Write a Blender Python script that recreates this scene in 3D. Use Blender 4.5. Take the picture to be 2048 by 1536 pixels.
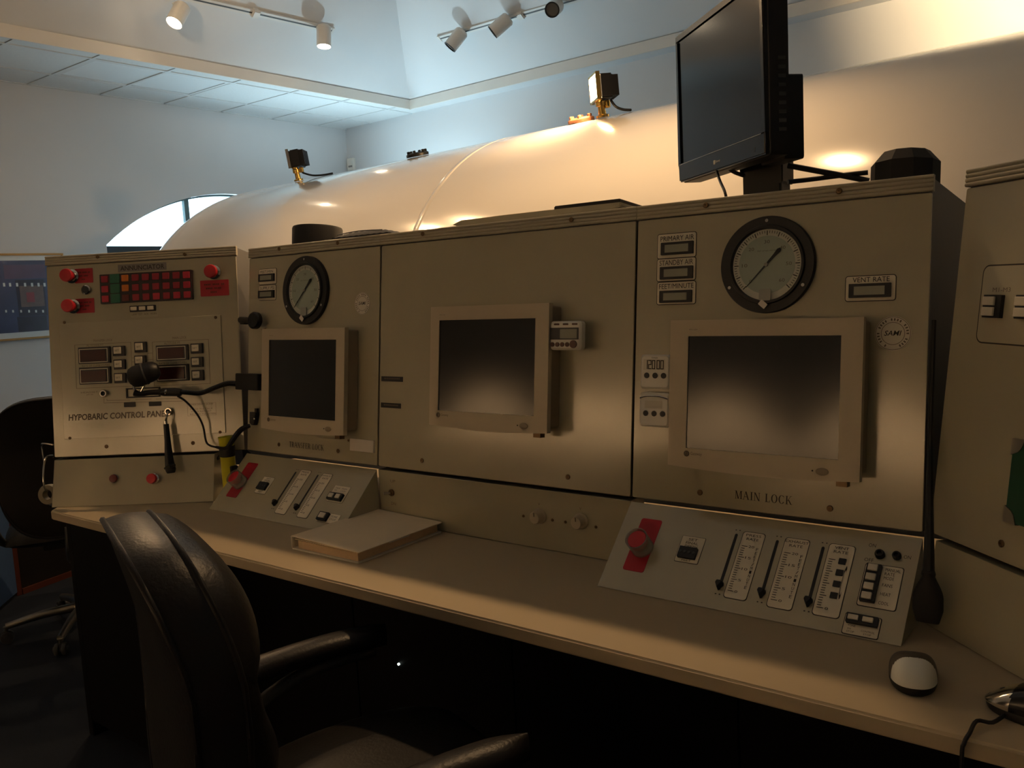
import bpy, bmesh, math, random
from mathutils import Vector, Matrix
V = Vector
random.seed(7)
sc = bpy.context.scene
COL = sc.collection
for o in list(bpy.data.objects):
    bpy.data.objects.remove(o)

# ------------------------------------------------------------------ camera
F_PX = 1747.7
CAM = V((0.9587, -1.6354, 1.3938))
YAW, PITCH, ROLL = 0.6616, -0.1138, -0.0527
_f = V((-math.sin(YAW)*math.cos(PITCH), math.cos(YAW)*math.cos(PITCH), math.sin(PITCH)))
_r0 = V((math.cos(YAW), math.sin(YAW), 0)); _u0 = _r0.cross(_f)
_r = math.cos(ROLL)*_r0 + math.sin(ROLL)*_u0
_u = -math.sin(ROLL)*_r0 + math.cos(ROLL)*_u0
cd = bpy.data.cameras.new('camera'); cam = bpy.data.objects.new('camera', cd); COL.objects.link(cam)
cd.sensor_width = 36; cd.sensor_fit = 'HORIZONTAL'; cd.lens = F_PX/2048*36; cd.clip_start = .02; cd.clip_end = 200
m3 = Matrix((_r, _u, -_f)).transposed()
cam.matrix_world = Matrix.Translation(CAM) @ m3.to_4x4()
sc.camera = cam

# ------------------------------------------------------------------ world, exposure
sc.view_settings.view_transform = 'Standard'; sc.view_settings.look = 'None'
sc.view_settings.gamma = 1; sc.view_settings.use_curve_mapping = False
sc.view_settings.exposure = 0.12
W = bpy.data.worlds.new('daylight'); sc.world = W; W.use_nodes = True
bg = W.node_tree.nodes['Background']; bg.inputs[1].default_value = 1
SKY, GROUND = 4.5, 6.0          # hazy sky over pale paving
_wt = W.node_tree; _tc = _wt.nodes.new('ShaderNodeTexCoord'); _sx = _wt.nodes.new('ShaderNodeSeparateXYZ'); _rp = _wt.nodes.new('ShaderNodeMapRange')
_wt.links.new(_tc.outputs['Generated'], _sx.inputs[0]); _wt.links.new(_sx.outputs['Z'], _rp.inputs['Value'])
_rp.inputs['From Min'].default_value = -.06; _rp.inputs['From Max'].default_value = .02
_mx = _wt.nodes.new('ShaderNodeMixRGB'); _mx.inputs[1].default_value = (.62*GROUND, .88*GROUND, 1*GROUND, 1); _mx.inputs[2].default_value = (.56*SKY, .80*SKY, 1*SKY, 1)
_wt.links.new(_rp.outputs[0], _mx.inputs[0]); _wt.links.new(_mx.outputs[0], bg.inputs[0])

# room dimensions
DZ = 0.76           # desk top height
CZ = 3.15           # drop ceiling height
XW, YW = -6.335, 5.03   # left wall plane, back corner
XR, YF = 4.4, -5.0

def portal(name, loc, rot, sx, sz):
    l = bpy.data.lights.new(name, 'AREA'); l.shape = 'RECTANGLE'; l.size = sx; l.size_y = sz
    l.cycles.is_portal = True
    o = bpy.data.objects.new(name, l); COL.objects.link(o); o.location = loc; o.rotation_euler = rot
    return o

# ------------------------------------------------------------------ pixel helpers (2048 x 1536 frame)
def ray(px, py):
    return (_f*F_PX + _r*(px-1024) - _u*(py-768)).normalized()
def onplane(px, py, P, n):
    d = ray(px, py); return CAM + d*((V(P)-CAM).dot(V(n))/d.dot(V(n)))
def onz(px, py, z): return onplane(px, py, (0, 0, z), (0, 0, 1))
def onx(px, py, x): return onplane(px, py, (x, 0, 0), (1, 0, 0))
def ony(px, py, y): return onplane(px, py, (0, y, 0), (0, 1, 0))

# ------------------------------------------------------------------ materials
MATS = {}
def mat(name, col, rough=.5, metal=0, spec=.5, noise=0, nscale=30, bump=0, bscale=200, emit=None, estr=0, coat=0, trans=0, ior=1.45, alpha=None, sheen=0, crough=.04):
    if name in MATS: return MATS[name]
    m = bpy.data.materials.new(name); m.use_nodes = True; nt = m.node_tree
    b = nt.nodes['Principled BSDF']
    b.inputs['Base Color'].default_value = (*col, 1); b.inputs['Roughness'].default_value = rough
    b.inputs['Metallic'].default_value = metal; b.inputs['Specular IOR Level'].default_value = spec
    b.inputs['IOR'].default_value = ior
    if coat: b.inputs['Coat Weight'].default_value = coat; b.inputs['Coat Roughness'].default_value = crough
    if trans: b.inputs['Transmission Weight'].default_value = trans
    if sheen: b.inputs['Sheen Weight'].default_value = sheen
    if alpha is not None: b.inputs['Alpha'].default_value = alpha
    if emit: b.inputs['Emission Color'].default_value = (*emit, 1); b.inputs['Emission Strength'].default_value = estr
    tc = nt.nodes.new('ShaderNodeTexCoord')
    if noise:
        n = nt.nodes.new('ShaderNodeTexNoise'); n.inputs['Scale'].default_value = nscale; n.inputs['Detail'].default_value = 4
        nt.links.new(tc.outputs['Object'], n.inputs['Vector'])
        mx = nt.nodes.new('ShaderNodeMixRGB'); mx.inputs[1].default_value = (*[c*(1-noise) for c in col], 1)
        mx.inputs[2].default_value = (*[min(1, c*(1+noise)) for c in col], 1)
        nt.links.new(n.outputs['Fac'], mx.inputs[0]); nt.links.new(mx.outputs[0], b.inputs['Base Color'])
    if bump:
        n2 = nt.nodes.new('ShaderNodeTexNoise'); n2.inputs['Scale'].default_value = bscale; n2.inputs['Detail'].default_value = 3
        nt.links.new(tc.outputs['Object'], n2.inputs['Vector'])
        bp = nt.nodes.new('ShaderNodeBump'); bp.inputs['Strength'].default_value = bump; bp.inputs['Distance'].default_value = .002
        nt.links.new(n2.outputs['Fac'], bp.inputs['Height']); nt.links.new(bp.outputs[0], b.inputs['Normal'])
    MATS[name] = m; return m

mat('panel', (.43, .395, .28), .2, noise=.05, nscale=9, bump=.05, bscale=420, coat=.9, crough=.13)
mat('panel_pale', (.47, .435, .315), .18, noise=.05, nscale=9, bump=.05, bscale=400, coat=1, crough=.11)
mat('trim', (.42, .38, .29), .38, noise=.05, nscale=14)
mat('housing', (.07, .068, .066), .42, noise=.1, nscale=20)
mat('desk', (.50, .41, .28), .42, noise=.05, nscale=5, bump=.06, bscale=300)
mat('desk_edge', (.46, .36, .23), .45, noise=.06, nscale=12)
mat('under', (.004, .0042, .005), .6, spec=.12, noise=.2, nscale=6)
mat('beige_plastic', (.52, .45, .33), .42, noise=.03, nscale=30, bump=.06, bscale=600)
mat('beige_dark', (.33, .27, .19), .5, noise=.03, nscale=30)
mat('screen', (.008, .008, .009), .13, spec=.6, noise=.1, nscale=3)
mat('black', (.010, .010, .011), .45, noise=.1, nscale=40)
mat('black_gloss', (.008, .008, .009), .2, noise=.1, nscale=40)
mat('black_soft', (.014, .013, .013), .7, noise=.15, nscale=60)
mat('dark_grey', (.05, .05, .05), .5, noise=.1, nscale=40)
mat('print', (.035, .028, .02), .7, noise=.05, nscale=50)
mat('print_grey', (.15, .12, .085), .7, noise=.05, nscale=50)
mat('label', (.80, .74, .60), .5, noise=.03, nscale=40)
mat('white_plastic', (.78, .75, .68), .35, noise=.02, nscale=40)
mat('mouse_white', (.74, .77, .74), .4, noise=.02, nscale=40)
mat('lcd', (.30, .31, .25), .25, noise=.04, nscale=50)
mat('dial', (.46, .52, .44), .4, noise=.03, nscale=20)
mat('dial_ring', (.74, .72, .62), .4, noise=.03, nscale=20)
mat('chrome', (.62, .6, .56), .16, metal=1, noise=.03, nscale=20)
mat('steel', (.38, .35, .3), .35, metal=1, noise=.06, nscale=30)
mat('screw', (.16, .11, .06), .45, metal=1, noise=.1, nscale=80)
mat('brass', (.55, .38, .12), .3, metal=1, noise=.08, nscale=30)
mat('red', (.55, .018, .03), .38, noise=.06, nscale=30)
mat('red_plate', (.42, .012, .028), .5, noise=.06, nscale=20)
mat('dark_red', (.12, .015, .012), .35, noise=.06, nscale=30)
mat('red_lcd', (.055, .012, .01), .2, noise=.08, nscale=40)
mat('cell_red', (.30, .012, .03), .35, noise=.08, nscale=30)
mat('cell_red2', (.48, .02, .05), .35, noise=.08, nscale=30)
mat('cell_green', (.012, .13, .075), .35, noise=.08, nscale=30)
mat('cell_amber', (.62, .17, .015), .35, noise=.08, nscale=30)
mat('annun_frame', (.02, .008, .01), .35, noise=.1, nscale=30)
mat('yellow', (.66, .62, .03), .4, noise=.05, nscale=20)
mat('clear_plastic', (.85, .8, .75), .12, trans=.75, noise=.02, nscale=20)
mat('tag_clear', (.8, .78, .7), .25, trans=.4, noise=.02, nscale=20)
mat('green_plaque', (.012, .07, .035), .35, noise=.1, nscale=20)
mat('paper', (.86, .73, .54), .75, noise=.04, nscale=25)
mat('paper_edge', (.74, .54, .34), .8, noise=.10, nscale=160)
mat('binder', (.82, .76, .64), .55, noise=.04, nscale=40)
mat('leather', (.016, .014, .014), .4, spec=.35, noise=.25, nscale=18, bump=.35, bscale=160)
mat('worn', (.20, .15, .10), .8, noise=.4, nscale=60)
mat('leather_back', (.012, .0105, .009), .5, spec=.3, noise=.3, nscale=14, bump=.4, bscale=120)
mat('tank', (.84, .80, .74), .16, noise=.015, nscale=2, coat=.6)
mat('tank_band', (.80, .76, .70), .2, noise=.02, nscale=3, coat=.4)
mat('wall_paint', (.66, .67, .68), .65, noise=.02, nscale=4, bump=.06, bscale=260)
mat('wall_rear', (.62, .55, .46), .7, noise=.03, nscale=4)
mat('vault_paint', (.70, .71, .72), .65, noise=.02, nscale=4, bump=.05, bscale=200)
mat('tile', (.74, .76, .76), .85, noise=.06, nscale=60, bump=.3, bscale=250)
mat('troffer', (.78, .82, .84), .35, noise=.02, nscale=50)
mat('grid', (.70, .72, .72), .5, noise=.02, nscale=30)
mat('fascia', (.74, .70, .64), .6, noise=.02, nscale=10)
mat('carpet', (.008, .013, .024), .95, noise=.35, nscale=120, bump=.5, bscale=500)
mat('blue_panel', (.06, .12, .26), .6, noise=.15, nscale=30, bump=.2, bscale=300)
mat('cherry', (.10, .028, .016), .38, noise=.25, nscale=20)
mat('dark_wood', (.014, .011, .010), .4, noise=.3, nscale=14)
mat('window_frame', (.10, .16, .17), .5, noise=.05, nscale=20)
mat('window_bar', (.035, .045, .055), .5, noise=.05, nscale=20)
mat('track_white', (.72, .70, .66), .4, noise=.03, nscale=30)
mat('lamp_on', (1, .95, .85), .5, emit=(1, .80, .55), estr=30, noise=.01, nscale=9)
mat('flood_on', (1, .95, .85), .5, emit=(1, .66, .34), estr=60, noise=.01, nscale=9)
mat('lamp_off', (.16, .14, .12), .25, noise=.05, nscale=20)
mat('gold_frame', (.40, .22, .07), .4, metal=.3, noise=.1, nscale=30)
mat('mat_board', (.80, .80, .80), .7, noise=.02, nscale=40)
mat('added_bulb', (1, 1, 1), .4, emit=(.7, .9, 1), estr=20, noise=.01, nscale=9)
mat('led', (1, 1, 1), .4, emit=(.85, 1, .9), estr=4, noise=.01, nscale=9)
mat('grey_plate', (.20, .19, .18), .5, noise=.05, nscale=30)
mat('sticker', (.68, .64, .54), .5, noise=.03, nscale=60)
mat('tag_white', (.78, .72, .64), .6, noise=.03, nscale=60)
mat('cream_ring', (.22, .19, .12), .5, noise=.05, nscale=30)
mat('brown_button', (.10, .045, .03), .45, noise=.1, nscale=40)
mat('mouse_cap', (.10, .08, .06), .4, noise=.1, nscale=40)
mat('rust', (.24, .09, .04), .6, noise=.2, nscale=30)
def glassmat():
    m = bpy.data.materials.new('glass_pane'); m.use_nodes = True; nt = m.node_tree
    for n in list(nt.nodes): nt.nodes.remove(n)
    out = nt.nodes.new('ShaderNodeOutputMaterial'); t = nt.nodes.new('ShaderNodeBsdfTransparent'); g = nt.nodes.new('ShaderNodeBsdfGlossy')
    t.inputs[0].default_value = (.97, .98, .98, 1); g.inputs['Roughness'].default_value = .03
    mx = nt.nodes.new('ShaderNodeMixShader'); fr = nt.nodes.new('ShaderNodeFresnel'); fr.inputs[0].default_value = 1.4
    ge = nt.nodes.new('ShaderNodeNewGeometry'); iv = nt.nodes.new('ShaderNodeMath'); iv.operation = 'SUBTRACT'; iv.inputs[0].default_value = 1
    ml_ = nt.nodes.new('ShaderNodeMath'); ml_.operation = 'MULTIPLY'; nt.links.new(ge.outputs['Backfacing'], iv.inputs[1]); nt.links.new(iv.outputs[0], ml_.inputs[0]); nt.links.new(fr.outputs[0], ml_.inputs[1])
    nt.links.new(ml_.outputs[0], mx.inputs[0]); nt.links.new(t.outputs[0], mx.inputs[1]); nt.links.new(g.outputs[0], mx.inputs[2])
    nt.links.new(mx.outputs[0], out.inputs[0]); MATS['glass_pane'] = m
glassmat()

# ------------------------------------------------------------------ mesh builder
class MB:
    def __init__(s): s.v = []; s.f = []
    def add(s, vs, fs):
        k = len(s.v); s.v += [tuple(a) for a in vs]; s.f += [tuple(i+k for i in f) for f in fs]; return s
    def box(s, lo, hi):
        (a, b, c), (d, e, f) = lo, hi
        return s.add([(a,b,c),(d,b,c),(d,e,c),(a,e,c),(a,b,f),(d,b,f),(d,e,f),(a,e,f)],
                     [(0,3,2,1),(4,5,6,7),(0,1,5,4),(1,2,6,5),(2,3,7,6),(3,0,4,7)])
    def prism(s, pts, fn0, fn1):
        n = len(pts); a = [fn0(*q) for q in pts]; b = [fn1(*q) for q in pts]
        return s.add(a+b, [tuple(range(n))[::-1], tuple(range(n, 2*n))] + [(i, (i+1) % n, n+(i+1) % n, n+i) for i in range(n)])
    def rr(s, x0, x1, h0, h1, o0, o1, r=.002, seg=3, ch=0):
        """rounded rectangle plate in panel coords: x right, h up, o outwards (local -Y)"""
        r = min(r, (x1-x0)/2.01, (h1-h0)/2.01)
        def outline(i):
            pts = []; x, y, z, w = x0+i, x1-i, h0+i, h1-i; q = max(r-i*.5, 1e-5)
            for cx, ch_, a0 in ((y-q, z+q, -90), (y-q, w-q, 0), (x+q, w-q, 90), (x+q, z+q, 180)):
                for k in range(seg+1):
                    a = math.radians(a0+90*k/seg); pts.append((cx+q*math.cos(a), ch_+q*math.sin(a)))
            return pts
        P = outline(0); n = len(P)
        rings = [[(x, -o0, h) for x, h in P]]
        if ch: rings += [[(x, -(o1-ch), h) for x, h in P], [(x, -o1, h) for x, h in outline(ch)]]
        else: rings += [[(x, -o1, h) for x, h in P]]
        vs = sum(rings, []); fs = [tuple(range(n))[::-1]]
        for j in range(len(rings)-1):
            fs += [(j*n+i, j*n+(i+1) % n, (j+1)*n+(i+1) % n, (j+1)*n+i) for i in range(n)]
        fs.append(tuple(range((len(rings)-1)*n, len(rings)*n)))
        return s.add(vs, fs)
    def frame(s, x0, x1, h0, h1, t, o0, o1):
        for a, b, c, d in ((x0, x1, h1-t, h1), (x0, x1, h0, h0+t), (x0, x0+t, h0+t, h1-t), (x1-t, x1, h0+t, h1-t)):
            s.box((a, -o1, c), (b, -o0, d))
        return s
    def lathe(s, prof, c, ax, n=24, closed=False):
        c = V(c); ax = V(ax).normalized(); t = ax.orthogonal().normalized(); b = ax.cross(t)
        vs = []; fs = []; m = len(prof)
        for r, z in prof:
            for k in range(n):
                a = 2*math.pi*k/n; vs.append(c+ax*z+(t*math.cos(a)+b*math.sin(a))*max(r, 1e-5))
        for j in range(m-1):
            fs += [(j*n+k, j*n+(k+1) % n, (j+1)*n+(k+1) % n, (j+1)*n+k) for k in range(n)]
        if closed: fs += [((m-1)*n+k, (m-1)*n+(k+1) % n, (k+1) % n, k) for k in range(n)]
        else: fs += [tuple(range(n))[::-1], tuple(range((m-1)*n, m*n))]
        return s.add(vs, fs)
    def cyl(s, a, b, r0, r1=None, n=16):
        a = V(a); b = V(b); r1 = r0 if r1 is None else r1
        return s.lathe([(r0, 0), (r1, (b-a).length)], a, b-a, n)
    def tube(s, pts, r, n=8, smooth=4):
        P = [V(q) for q in pts]; R = list(r) if isinstance(r, (list, tuple)) else [r]*len(P)
        if smooth and len(P) > 2:
            Q = []; S = []
            for i in range(len(P)-1):
                p0 = P[max(i-1, 0)]; p1 = P[i]; p2 = P[i+1]; p3 = P[min(i+2, len(P)-1)]
                for k in range(smooth):
                    t = k/smooth
                    Q.append(.5*((2*p1)+(p2-p0)*t+(2*p0-5*p1+4*p2-p3)*t*t+(3*p1-p0-3*p2+p3)*t**3)); S.append(R[i]*(1-t)+R[i+1]*t)
            Q.append(P[-1]); S.append(R[-1]); P, R = Q, S
        vs = []; fs = []; t0 = None
        for i, q in enumerate(P):
            d = (P[min(i+1, len(P)-1)]-P[max(i-1, 0)]).normalized()
            t0 = d.orthogonal().normalized() if t0 is None else (t0-d*t0.dot(d)).normalized()
            b = d.cross(t0)
            for k in range(n):
                a = 2*math.pi*k/n; vs.append(q+(t0*math.cos(a)+b*math.sin(a))*R[i])
        m = len(P)
        for j in range(m-1): fs += [(j*n+k, j*n+(k+1) % n, (j+1)*n+(k+1) % n, (j+1)*n+k) for k in range(n)]
        fs += [tuple(range(n))[::-1], tuple(range((m-1)*n, m*n))]
        return s.add(vs, fs)
    def ball(s, c, rx, ry=None, rz=None, n=16, m=10, zmin=-1):
        ry = rx if ry is None else ry; rz = rx if rz is None else rz; c = V(c); vs = []; fs = []
        for j in range(m+1):
            t = math.pi*(j/m)-math.pi/2; z = max(math.sin(t), zmin); cr = math.cos(t)
            for k in range(n):
                a = 2*math.pi*k/n; vs.append((c.x+rx*cr*math.cos(a), c.y+ry*cr*math.sin(a), c.z+rz*z))
        for j in range(m): fs += [(j*n+k, j*n+(k+1) % n, (j+1)*n+(k+1) % n, (j+1)*n+k) for k in range(n)]
        return s.add(vs, fs)
    def grid(s, fn, nu, nv, wrap=False):
        vs = [fn(i/nu, j/nv) for j in range(nv+1) for i in range(nu+1)]; w = nu+1
        return s.add(vs, [(j*w+i, j*w+i+1, (j+1)*w+i+1, (j+1)*w+i) for j in range(nv) for i in range(nu)])
    def solid(s, fa, fb, nu, nv):
        """closed slab between two grids"""
        w = nu+1; N = w*(nv+1)
        vs = [fa(i/nu, j/nv) for j in range(nv+1) for i in range(w)] + [fb(i/nu, j/nv) for j in range(nv+1) for i in range(w)]
        fs = []
        for j in range(nv):
            for i in range(nu):
                q = (j*w+i, j*w+i+1, (j+1)*w+i+1, (j+1)*w+i); fs += [q, tuple(a+N for a in q[::-1])]
        ring = [i for i in range(w)] + [j*w+nu for j in range(1, nv+1)] + [nv*w+i for i in range(nu-1, -1, -1)] + [j*w for j in range(nv-1, 0, -1)]
        for a, b in zip(ring, ring[1:]+ring[:1]): fs.append((a, b, b+N, a+N))
        return s.add(vs, fs)
    def mesh(s, name, m, smooth=35, bevel=0, bseg=2):
        me = bpy.data.meshes.new(name); me.from_pydata(s.v, [], s.f)
        bm = bmesh.new(); bm.from_mesh(me)
        bmesh.ops.remove_doubles(bm, verts=bm.verts, dist=1e-6)
        bmesh.ops.recalc_face_normals(bm, faces=bm.faces)
        if bevel:
            ed = [e for e in bm.edges if len(e.link_faces) == 2 and e.calc_face_angle(0) > .6]
            bmesh.ops.bevel(bm, geom=ed, offset=bevel, segments=bseg, affect='EDGES', clamp_overlap=True)
        bm.to_mesh(me); bm.free()
        if smooth:
            me.shade_smooth(); me.set_sharp_from_angle(angle=math.radians(smooth))
        me.materials.append(MATS[m] if isinstance(m, str) else m)
        return me
    def obj(s, name, m, parent=None, **k):
        o = bpy.data.objects.new(name, s.mesh(name, m, **k)); COL.objects.link(o)
        if parent: o.parent = parent
        return o

def tag(o, label=None, cat=None, group=None, kind=None):
    if label: o['label'] = label
    if cat: o['category'] = cat
    if group: o['group'] = group
    if kind: o['kind'] = kind
    return o
def empty(name, label, cat, M=None, group=None, loc=None, rz=0):
    o = bpy.data.objects.new(name, None); COL.objects.link(o); o.empty_display_size = .05
    if M is not None: o.matrix_world = M
    if loc is not None: o.location = loc; o.rotation_euler = (0, 0, rz)
    return tag(o, label, cat, group)
def copy_tree(o, parent=None):
    c = o.copy(); COL.objects.link(c); c.parent = parent
    for ch in list(o.children): copy_tree(ch, c)
    return c
def struct(name, mb, m, **k):
    return tag(mb.obj(name, m, **k), kind='structure')
def lab(o, s): o['label'] = s; return o

class Frame:
    """panel frame: O bottom-left, ex right, eu up the panel, en outward"""
    def __init__(s, O, ex, eu):
        s.O = V(O); s.ex = V(ex).normalized(); s.eu = (V(eu)-s.ex*V(eu).dot(s.ex)).normalized(); s.en = s.eu.cross(s.ex)*-1
        if s.en.dot(CAM-s.O) < 0: s.en = -s.en
        s.M = Matrix.Translation(s.O) @ Matrix((s.ex, -s.en, s.eu)).transposed().to_4x4()
    def p(s, px, py, o=0):
        d = onplane(px, py, s.O+s.en*o, s.en)-s.O; return d.dot(s.ex), d.dot(s.eu)
    def rc(s, q, o=0):
        """pixel box (left, top, right, bottom) around its centre -> x0,x1,h0,h1"""
        l, t, r_, b = q; cx, cy = (l+r_)/2, (t+b)/2
        return s.p(l, cy, o)[0], s.p(r_, cy, o)[0], s.p(cx, b, o)[1], s.p(cx, t, o)[1]
    def w(s, x, h, o=0): return s.O+s.ex*x+s.eu*h+s.en*o

# ------------------------------------------------------------------ lettering
_tc = {}
def glyphs(s, bold=0, shear=0):
    k = (s, bold, shear)
    if k not in _tc:
        cu = bpy.data.curves.new('t', 'FONT'); cu.body = s; cu.size = 1; cu.offset = bold; cu.shear = shear; cu.resolution_u = 2; cu.fill_mode = 'FRONT'
        ob = bpy.data.objects.new('t', cu); me = ob.to_mesh()
        vs = [tuple(v.co) for v in me.vertices]; fs = [tuple(p.vertices) for p in me.polygons]
        ob.to_mesh_clear(); bpy.data.objects.remove(ob); bpy.data.curves.remove(cu)
        _tc[k] = (vs, fs)
    return _tc[k]
def put(mb, vs, fs, x0, x1, h0, h1, o, slant=0):
    if not vs: return mb
    ax = min(v[0] for v in vs); bx = max(v[0] for v in vs); ay = min(v[1] for v in vs); by = max(v[1] for v in vs)
    sx = (x1-x0)/max(bx-ax, 1e-6); sy = (h1-h0)/max(by-ay, 1e-6)
    return mb.add([(x0+(v[0]-ax)*sx, -o, h0+(v[1]-ay)*sy+slant*((v[0]-ax)*sx)) for v in vs], fs)
def words(s, x0, x1, h0, h1, o=.0006, bold=0, shear=0, mb=None, slant=0):
    return put(mb or MB(), *glyphs(s, bold, shear), x0, x1, h0, h1, o, slant)
def vwords(s, x, h0, h1, w, o=.0006, mb=None):
    mb = mb or MB(); n = len(s); st = (h1-h0)/n
    for i, c in enumerate(s):
        if c != ' ': words(c, x-w/2, x+w/2, h1-(i+.85)*st, h1-(i+.1)*st, o, mb=mb)
    return mb
def serif(s, x0, x1, h0, h1, o=.0006):
    """roman capitals drawn from strokes"""
    T, t = .17, .065; vs = []; fs = []; cx = [0]
    def poly(P):
        k = len(vs); vs.extend([(cx[0]+a, b, 0) for a, b in P]); fs.append(tuple(range(k, k+len(P))))
    def st(a, b, c, d, w): poly([(a-w/2, b), (a+w/2, b), (c+w/2, d), (c-w/2, d)])
    def sf(x, y, w=.34):
        poly([(x-w/2, y), (x+w/2, y), (x+w/2, y+.045), (x-w/2, y+.045)] if y < .5 else [(x-w/2, y-.045), (x+w/2, y-.045), (x+w/2, y), (x-w/2, y)])
    def vst(x, w=T): st(x, 0, x, 1, w); sf(x, 0, w+.2); sf(x, 1, w+.2)
    def arc(cx_, cy, rx, ry, ix, iy, a0, a1, n=20):
        for k in range(n):
            a, b = [math.radians(a0+(a1-a0)*(k+j)/n) for j in (0, 1)]
            poly([(cx_+ix*math.cos(a), cy+iy*math.sin(a)), (cx_+rx*math.cos(a), cy+ry*math.sin(a)), (cx_+rx*math.cos(b), cy+ry*math.sin(b)), (cx_+ix*math.cos(b), cy+iy*math.sin(b))])
    def bar(a, b, y): poly([(a, y-.03), (b, y-.03), (b, y+.03), (a, y+.03)])
    for c in s:
        if c == 'M': vst(.14, t); st(.18, 1, .5, .0, T); st(.5, 0, .84, 1, t); vst(.9); w = 1.1
        elif c == 'A': st(.1, 0, .42, 1, t); st(.78, 0, .42, 1, T); bar(.2, .65, .34); sf(.1, 0, .26); sf(.78, 0, .34); w = .95
        elif c == 'I': vst(.22); w = .46
        elif c == 'N': vst(.16, t); st(.18, 1, .76, 0, T); vst(.8, t); w = .98
        elif c == 'L': vst(.2); bar(.2, .68, .03); poly([(.62, .03), (.7, .03), (.72, .26), (.69, .26)]); w = .78
        elif c == 'O': arc(.46, .5, .43, .52, .26, .47, 0, 360, 28); w = .95
        elif c == 'C': arc(.46, .5, .42, .52, .25, .47, 45, 325, 24); poly([(.74, .66), (.78, .66), (.8, 1), (.76, 1)]); w = .9
        elif c == 'K': vst(.2); st(.3, .42, .72, 1, t); st(.42, .56, .78, 0, T); sf(.74, 1, .26); sf(.8, 0, .3); w = .96
        elif c == 'T': vst(.4); bar(.06, .74, .97); poly([(.05, .74), (.08, .74), (.12, 1), (.05, 1)]); poly([(.72, .74), (.75, .74), (.75, 1), (.68, 1)]); w = .82
        elif c == 'R': vst(.2); arc(.36, .74, .36, .26, .19, .21, -90, 90, 12); bar(.2, .38, .97); bar(.2, .38, .5); st(.42, .5, .74, 0, T); sf(.78, 0, .26); w = .9
        elif c == 'F' or c == 'E':
            vst(.2); bar(.2, .66, .97); bar(.2, .52, .52); poly([(.6, .76), (.64, .76), (.67, 1), (.6, 1)])
            if c == 'E': bar(.2, .68, .03); poly([(.63, .03), (.7, .03), (.72, .25), (.69, .25)])
            w = .78
        elif c == 'S':
            arc(.36, .74, .28, .26, .16, .2, 30, 270, 14); arc(.36, .27, .3, .27, .17, .21, -150, 90, 14); w = .72
        else: w = .5
        cx[0] += w+.06
    return put(MB(), vs, fs, x0, x1, h0, h1, o)
def disc(mb, x, h, r, o0, o1, n=20, r1=None):
    return mb.lathe([(r, 0), (r1 if r1 is not None else r, o1-o0)], (x, -o0, h), (0, -1, 0), n)

# ================================================================== THE ROOM
struct('floor', MB().box((XW-.2, YF-.2, -.1), (XR+.2, YW+.2, 0)), 'carpet', smooth=0)
SLK = -.035                      # back wall runs a little off square
def ybk(x): return YW + SLK*(x-XW)
# left wall with arched window opening
WY0, WY1, WZ0, WZT, WTOP = 2.232, 4.816, .75, 1.898, 2.39
ACY, ACZ, AR = 3.524, .4325, 1.958
def archz(y): return ACZ + math.sqrt(max(AR*AR-(y-ACY)**2, 0))
wl = MB()
wl.box((XW-.2, YF, 0), (XW, WY0, CZ+.3)); wl.box((XW-.2, WY1, 0), (XW, YW+.2, CZ+.3)); wl.box((XW-.2, WY0, 0), (XW, WY1, WZ0))
ay = lambda u: WY0+(WY1-WY0)*u
wl.solid(lambda u, v: (XW, ay(u), archz(ay(u))*(1-v)+(CZ+.3)*v), lambda u, v: (XW-.2, ay(u), archz(ay(u))*(1-v)+(CZ+.3)*v), 32, 1)
struct('wall_left', wl, 'wall_paint', smooth=20)
# window: frame, bars, panes
win = bpy.data.objects.new('window_1', None); COL.objects.link(win); win.location = (XW-.1, ACY, WZ0); tag(win, kind='structure')
def wl_(mb): return mb
fx0, fx1 = -.03, .03
hz = lambda z: z-WZ0
fr = MB()
fr.solid(lambda u, v: (fx1, ay(u)-ACY, hz(archz(ay(u)))-.002-.014*v), lambda u, v: (fx0, ay(u)-ACY, hz(archz(ay(u)))-.002-.014*v), 32, 1)
fr.box((fx0, WY0-ACY+.002, .002), (fx1, WY0-ACY+.04, hz(WZT))); fr.box((fx0, WY1-ACY-.04, .002), (fx1, WY1-ACY-.002, hz(WZT)))
fr.box((fx0, WY0-ACY+.002, .002), (fx1, WY1-ACY-.002, .05))
fr.obj('window_frame', 'window_frame', win, smooth=25)
lab(MB().box((-.04, WY0-ACY+.002, hz(WZT)-.11), (.04, WY1-ACY-.002, hz(WZT))).obj('transom_bar', 'window_bar', win, bevel=.003), 'dark bar under the arched panes')
bars = [3.077-ACY, -(3.077-ACY)]
for b in bars:
    MB().box((-.02, b-.023, hz(WZT)), (.02, b+.023, hz(archz(b+ACY))-.012)).obj('mullion', 'window_frame', win)
    MB().box((-.02, b-.023, .05), (.02, b+.023, hz(WZT)-.11)).obj('mullion', 'window_frame', win)
ed = [WY0-ACY+.04, *bars, WY1-ACY-.04]
for a, b in zip(ed, ed[1:]):
    MB().box((-.004, a, .05), (.004, b, hz(WZT)-.11)).obj('pane', 'glass_pane', win, smooth=0)
    MB().solid(lambda u, v: (-.004, a+(b-a)*u, hz(WZT)*(1-v)+(hz(archz(a+(b-a)*u+ACY))-.012)*v), lambda u, v: (.004, a+(b-a)*u, hz(WZT)*(1-v)+(hz(archz(a+(b-a)*u+ACY))-.012)*v), 8, 1).obj('pane', 'glass_pane', win, smooth=0)
portal('window_portal', (XW-.16, ACY, (WZ0+WTOP)/2), (0, -math.pi/2, 0), WTOP-WZ0, WY1-WY0)

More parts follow.
